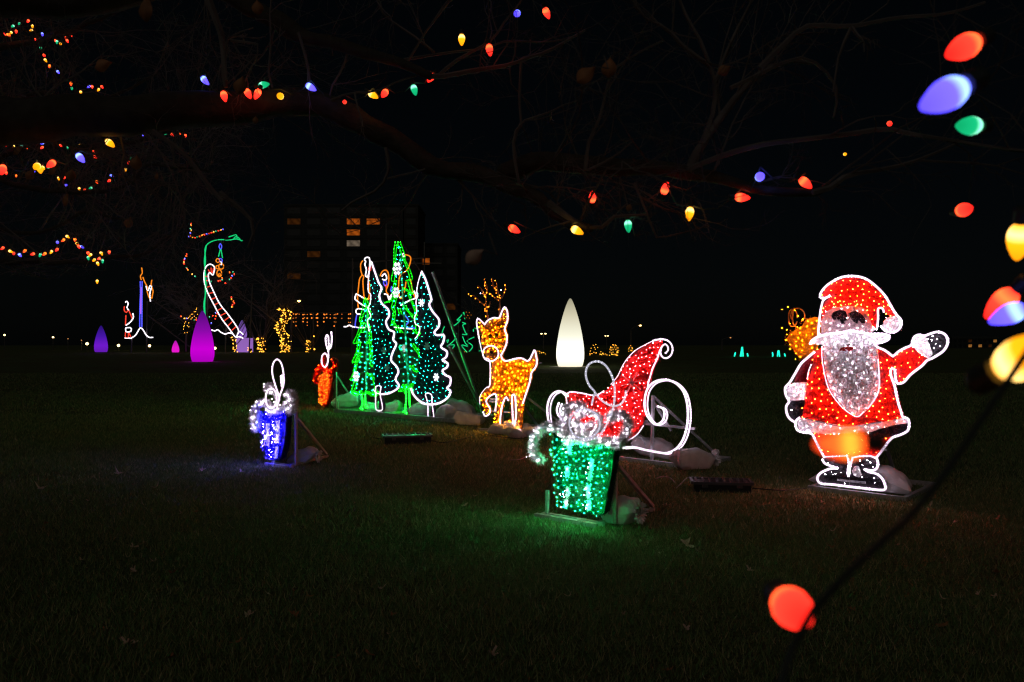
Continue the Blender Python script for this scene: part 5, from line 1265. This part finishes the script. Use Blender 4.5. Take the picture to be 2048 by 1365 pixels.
# right hand limbs
branch(TA, tw, z2, [(0, 970, 3.9), (180, 900, 3.8), (420, 915, 3.7), (700, 950, 3.5), (900, 930, 3.4), (1150, 935, 3.2), (1270, 985, 3.1), (1400, 1035, 3.0), (1638, 1068, 2.9), (1750, 1080, 2.85), (1850, 1010, 2.8)], 3.4, .055, .012, 'limb', 22, .6, .005, 3)
branch(TA, tw, z2, [(260, 1090), (400, 1200), (480, 1250), (545, 1255), (600, 1195), (700, 1190), (790, 1180)], 3.4, .016, .005, None, 5, .3, .004, 1)
branch(TA, tw, z2, [(1040, 930), (1100, 780), (1240, 560), (1400, 420), (1550, 360), (1700, 370)], 3.3, .022, .008, None, 10, .6, .005, 2)
branch(TA, tw, z2, [(1110, 750), (1160, 600), (1170, 440), (1130, 320), (1100, 230), (1040, 130), (990, 20), (960, -80)], 3.3, .012, .006, None, 8, .5, .004, 2)
branch(TA, tw, z2, [(1170, 440), (1220, 300), (1290, 150), (1360, 30), (1400, -60)], 3.3, .010, .005, None, 6, .5, .004, 2)
branch(TA, tw, z2, [(1140, 350), (1000, 250), (920, 160), (770, 90), (700, -30)], 3.4, .010, .005, None, 6, .4, .004, 2)
branch(TA, tw, z2, [(470, 930), (500, 760), (550, 660), (600, 420), (700, 330), (900, 220)], 3.5, .009, .005, None, 5, .4, .004, 2)
branch(TA, tw, z2, [(480, 930), (600, 880), (670, 830), (725, 775)], 3.5, .006, .003)
branch(TA, tw, z2, [(730, 1010), (770, 1100), (860, 1310), (900, 1290), (1050, 1250), (1135, 1220)], 3.4, .006, .003, None, 2, .3)
branch(TA, tw, z2, [(105, 1020), (65, 800), (110, 670), (250, 620), (360, 560), (420, 545)], 3.7, .008, .004, None, 4, .4, .004, 1)
branch(TA, tw, z3, [(-100, 480), (0, 440), (180, 360), (310, 330), (460, 480), (450, 640)], 3.2, .010, .005, None, 4, .4, .004, 1)
branch(TA, tw, z3, [(60, 380), (230, 180), (330, 125), (560, 150), (780, 110), (1050, 70), (1300, 0)], 3.0, .012, .005, None, 7, .5, .004, 2)
branch(TA, tw, z3, [(340, 1060), (430, 1040), (530, 960), (700, 930), (900, 880), (1100, 800)], 2.8, .012, .005, None, 5, .4, .004, 2)
branch(TA, tw, z3, [(-330, 925, 3.15), (-200, 860, 3.1), (0, 800, 3.0), (300, 760, 2.9), (600, 720, 2.9), (750, 690, 2.9), (900, 730, 2.8), (1150, 790, 2.8), (1400, 820, 2.7), (1600, 810, 2.7)], 2.9, .012, .006, None, 6, .4, .004, 2)
branch(TA, tw, z3, [(560, 150), (490, 300), (460, 500)], 3.0, .007, .004, None, 2, .3)
# left part above
branch(TA, tw, z7, [(1330, -20), (1400, 150), (1440, 250), (1460, 400), (1470, 560)], 4.0, .02, .012, None, 5, .5, .004, 2)
branch(TA, tw, z7, [(1475, 520), (1465, 350), (1485, 240), (1650, 180)], 3.9, .007, .003, None, 2, .3)
branch(TA, tw, z7, [(1500, 260), (1700, 300), (1600, 430), (1480, 540)], 3.9, .006, .003, None, 2, .3)
branch(TA, tw, z7, [(1420, 1260), (1480, 1320), (1560, 1380), (1620, 1440), (1640, 1520), (1600, 1620)], 3.6, .014, .006, None, 4, .4, .004, 2)
branch(TA, tw, z7, [(1000, 850), (1200, 1000), (1350, 1180), (1450, 1290)], 3.9, .012, .012, None, 3, .4, .004, 2)
o = tw.out('twigs', M_twig, TA); o['kind'] = 'stuff'; o.location = -TA.location
for (x, y, d, s, a, m) in [(950, 514, 1.9, .052, .9, M_leafp), (1172, 148, 2.2, .065, .9, M_leaf), (1218, 134, 2.3, .06, .15, M_leaf), (290, 18, 2.3, .07, .1, M_leaf), (515, 14, 2.6, .05, -.1, M_leaf), (480, 170, 3.0, .07, .3, M_leaf), (205, 130, 3.5, .08, 1.2, M_leaf),
                           (1450, 140, 3.0, .055, 1.0, M_leaf), (272, 325, 3.2, .06, .1, M_leaf), (142, 350, 3.5, .055, .2, M_leaf), (511, 240, 3.1, .03, 0, M_leaf), (313, 353, 3.8, .03, .2, M_leaf), (1258, 415, 3.0, .03, .4, M_leaf)]:
    px_leaf(TA, x, y, d, s, a, m)

TB = thing('bare_tree', 'finely twigged bare tree strung with small bulbs at the left edge', 'tree', (-9.2, 10.2, 0))
tw = MB(); q = spline([(-9.2, 10.2, -.05), (-9.1, 10.2, 1.5), (-8.9, 10.1, 3.0), (-8.6, 10.0, 5.0), (-8.5, 10, 7)], .3); n = len(q)
o = MB().tube([Vector(a) for a in q], [.28 * (1.2 - .8 * i / n) for i in range(n)], 14).out('trunk', M_bark, TB, True); o.location = -TB.location
for pts, r0, tw_n in [([(-420, 430, 10.0), (-150, 360, 9.8), (50, 300, 9.6), (200, 290, 9.5), (330, 268, 9.4), (420, 240, 9.3)], .09, 30),
                      ([(-380, 120, 10.0), (-120, 130, 9.8), (40, 85, 9.6), (125, 65, 9.6), (175, 52, 9.5), (230, 28, 9.4), (300, -10, 9.3)], .08, 26),
                      ([(-400, 560, 10.1), (-150, 520, 9.8), (0, 522, 9.6), (120, 528, 9.4), (240, 515, 9.3), (310, 502, 9.2), (380, 440, 9.0)], .06, 22),
                      ([(-380, 330, 10.0), (-100, 330, 9.7), (30, 370, 9.5), (110, 385, 9.4), (250, 375, 9.2), (300, 330, 9.1), (420, 345, 9.0)], .06, 26),
                      ([(-380, 250, 10.0), (-100, 220, 9.9), (60, 190, 9.6), (200, 200, 9.5), (320, 150, 9.5)], .06, 22),
                      ([(-380, 500, 10.0), (-100, 440, 9.7), (60, 470, 9.5), (160, 430, 9.4), (260, 440, 9.3)], .05, 18)]:
    branch(TB, tw, z0_, pts, 9.5, r0, .012, 'limb', tw_n, 1.4, .010, 3, 1.0)
o = tw.out('twigs', M_twig, TB); o['kind'] = 'stuff'; o.location = -TB.location
for (x, y) in [(105, 340), (130, 400), (60, 350), (35, 300), (257, 445)]: px_leaf(TB, x, y, 9.2, .14, random.uniform(-1, 1), M_leaf)

LIM = None
def far_tree(X, Y, H, label, seed):
    random.seed(seed); t = thing('bare_tree', label, 'tree', (X, Y, tz(Y)), 0, 'bare trees beyond the displays')
    P, _ = wander((0, 0, -.1), (0, 0, 1), H * .6, 8, .06)
    MB().tube(P, [.22 * (1.1 - .09 * i) for i in range(len(P))], 8).out('trunk', M_bark, t, True)
    mb = MB()
    for i in range(3, len(P)):
        for k in range(4):
            a = random.uniform(0, 2 * PI); twigs(mb, P[i], (math.cos(a), math.sin(a), .8), H * .4, .06, 2)
    mb.out('crown', M_twig, t)['kind'] = 'stuff'
far_tree(-36, 88, 15, 'bare tree left of the bent green rope tree', 3)
far_tree(-27, 87, 12, 'bare tree behind the curved slide carrying tiny bulbs', 4)
far_tree(-33, 86, 9, 'bare tree right behind the large magenta lantern', 5)
far_tree(-4.2, 92, 7, 'bare tree with a reddish trunk behind the deer', 6)
random.seed(99)

# ================================================================= LEAVES AND CABLES ON THE LAWN
def leaf_data(kind):
    """lobed, curled dead leaf"""
    V = [(0, 0, .004)]; n = 18
    for i in range(n):
        a = 2 * PI * i / n; r = (.42 + .16 * math.cos(a * (3 + kind % 3) + kind) + random.uniform(-.13, .13)) * (.55 + .45 * abs(math.cos(a)))
        V.append((r * math.cos(a), r * math.sin(a) * .8, (.5 + .25 * (kind % 3)) * (r ** 2) * (1 + .6 * math.sin(a * 2 + kind)) + random.uniform(0, .06)))
    F_ = [(0, i + 1, (i + 1) % n + 1) for i in range(n)]
    k = len(V); V += [(-.5, 0, .03), (-.95, .08, .10), (-.95, .11, .10), (-.5, .03, .03)]; F_.append((k, k + 1, k + 2, k + 3))
    me = bpy.data.meshes.new('fallen_leaf'); me.from_pydata(V, [], F_); me.materials.append([M_leafp, M_leaf][kind % 2]); return me
LD = [leaf_data(i) for i in range(6)]
def leaf(px, py, s, label, kind=None):
    g = ground_at(px, py); o = bpy.data.objects.new('fallen_leaf', LD[kind if kind is not None else random.randrange(6)]); C.objects.link(o)
    o.location = (g.x, g.y, g.z + .022); o.rotation_euler = (random.uniform(-.5, .5), random.uniform(-.5, .5), random.uniform(0, 6.3)); o.scale = (s, s, s)
    tag(o, label, 'leaf', 'dead leaves scattered on the lawn')
for px, py, s, lab in [(1375, 1098, .10, 'pale pink curled leaf on the grass right of the green gift'), (1665, 1070, .07, 'pale curled leaf on the grass below the waving figure'), (1060, 905, .09, 'pale upright leaf on the lawn right of the deer'),
                       (985, 1325, .08, 'dark curled leaf near the bottom centre of the lawn'), (237, 952, .12, 'large pale leaf on the lawn far left of the blue gift'), (82, 985, .12, 'broad tan leaf lying nearest the left edge'),
                       (482, 948, .08, 'small violet lit leaf just left of the blue gift'), (404, 945, .08, 'violet lit leaf two steps left of the blue gift'), (240, 1038, .08, 'pink upright leaf on the dark left lawn'),
                       (1330, 1019, .09, 'brown leaf below the cable of the right control box'), (1644, 1010, .05, 'slim pale leaf just under the waving figure\'s skid'), (1500, 1150, .06, 'grey leaf right of centre on the dark lawn'),
                       (312, 982, .09, 'twisted pale leaf on the left lawn'), (256, 1295, .07, 'small bluish leaf low on the left lawn')]:
    leaf(px, py, s * 1.15, lab, random.choice((0, 2, 4)))
for i in range(110):
    px = random.uniform(0, 2048); py = 820 + 540 * random.random() ** 1.4
    leaf(px, py, random.uniform(.035, .075), 'small dry brown leaf lying on the dark lawn')

def ground_cable(pts, r, m, label):
    P = [ground_at(*p) for p in pts]; P = spline([(p.x, p.y, p.z + .03 + .01 * math.sin(i * 2)) for i, p in enumerate(P)], .05)
    b = Vector(P[0]); t = MB().tube([Vector(p) - b for p in P], r, 6).out('power_cable', m); t.location = b
    tag(t, label, 'cable', 'thin cables lying on the grass')
ground_cable([(1392, 962), (1375, 965), (1360, 975), (1352, 985)], .006, M_cableg, 'grey cable leaving the left end of the right control box')
ground_cable([(1312, 965), (1325, 960), (1340, 962), (1350, 972)], .006, M_cableg, 'short looping grey cable near the right control box')
ground_cable([(1020, 925), (1040, 925), (1060, 916), (1100, 918), (1130, 930)], .006, M_cableg, 'grey cable between the deer and the green gift')
ground_cable([(858, 885), (890, 892), (930, 880), (965, 872), (1000, 880), (1060, 884)], .007, M_cable, 'dark cable from the tree control box to the deer')
ground_cable([(764, 884), (745, 880), (735, 862), (760, 845), (820, 846)], .007, M_cable, 'dark cable from the control box back to the skid')
ground_cable([(1505, 985), (1560, 990), (1600, 985), (1625, 982)], .007, M_cable, 'dark cable from the right control box to the waving figure')
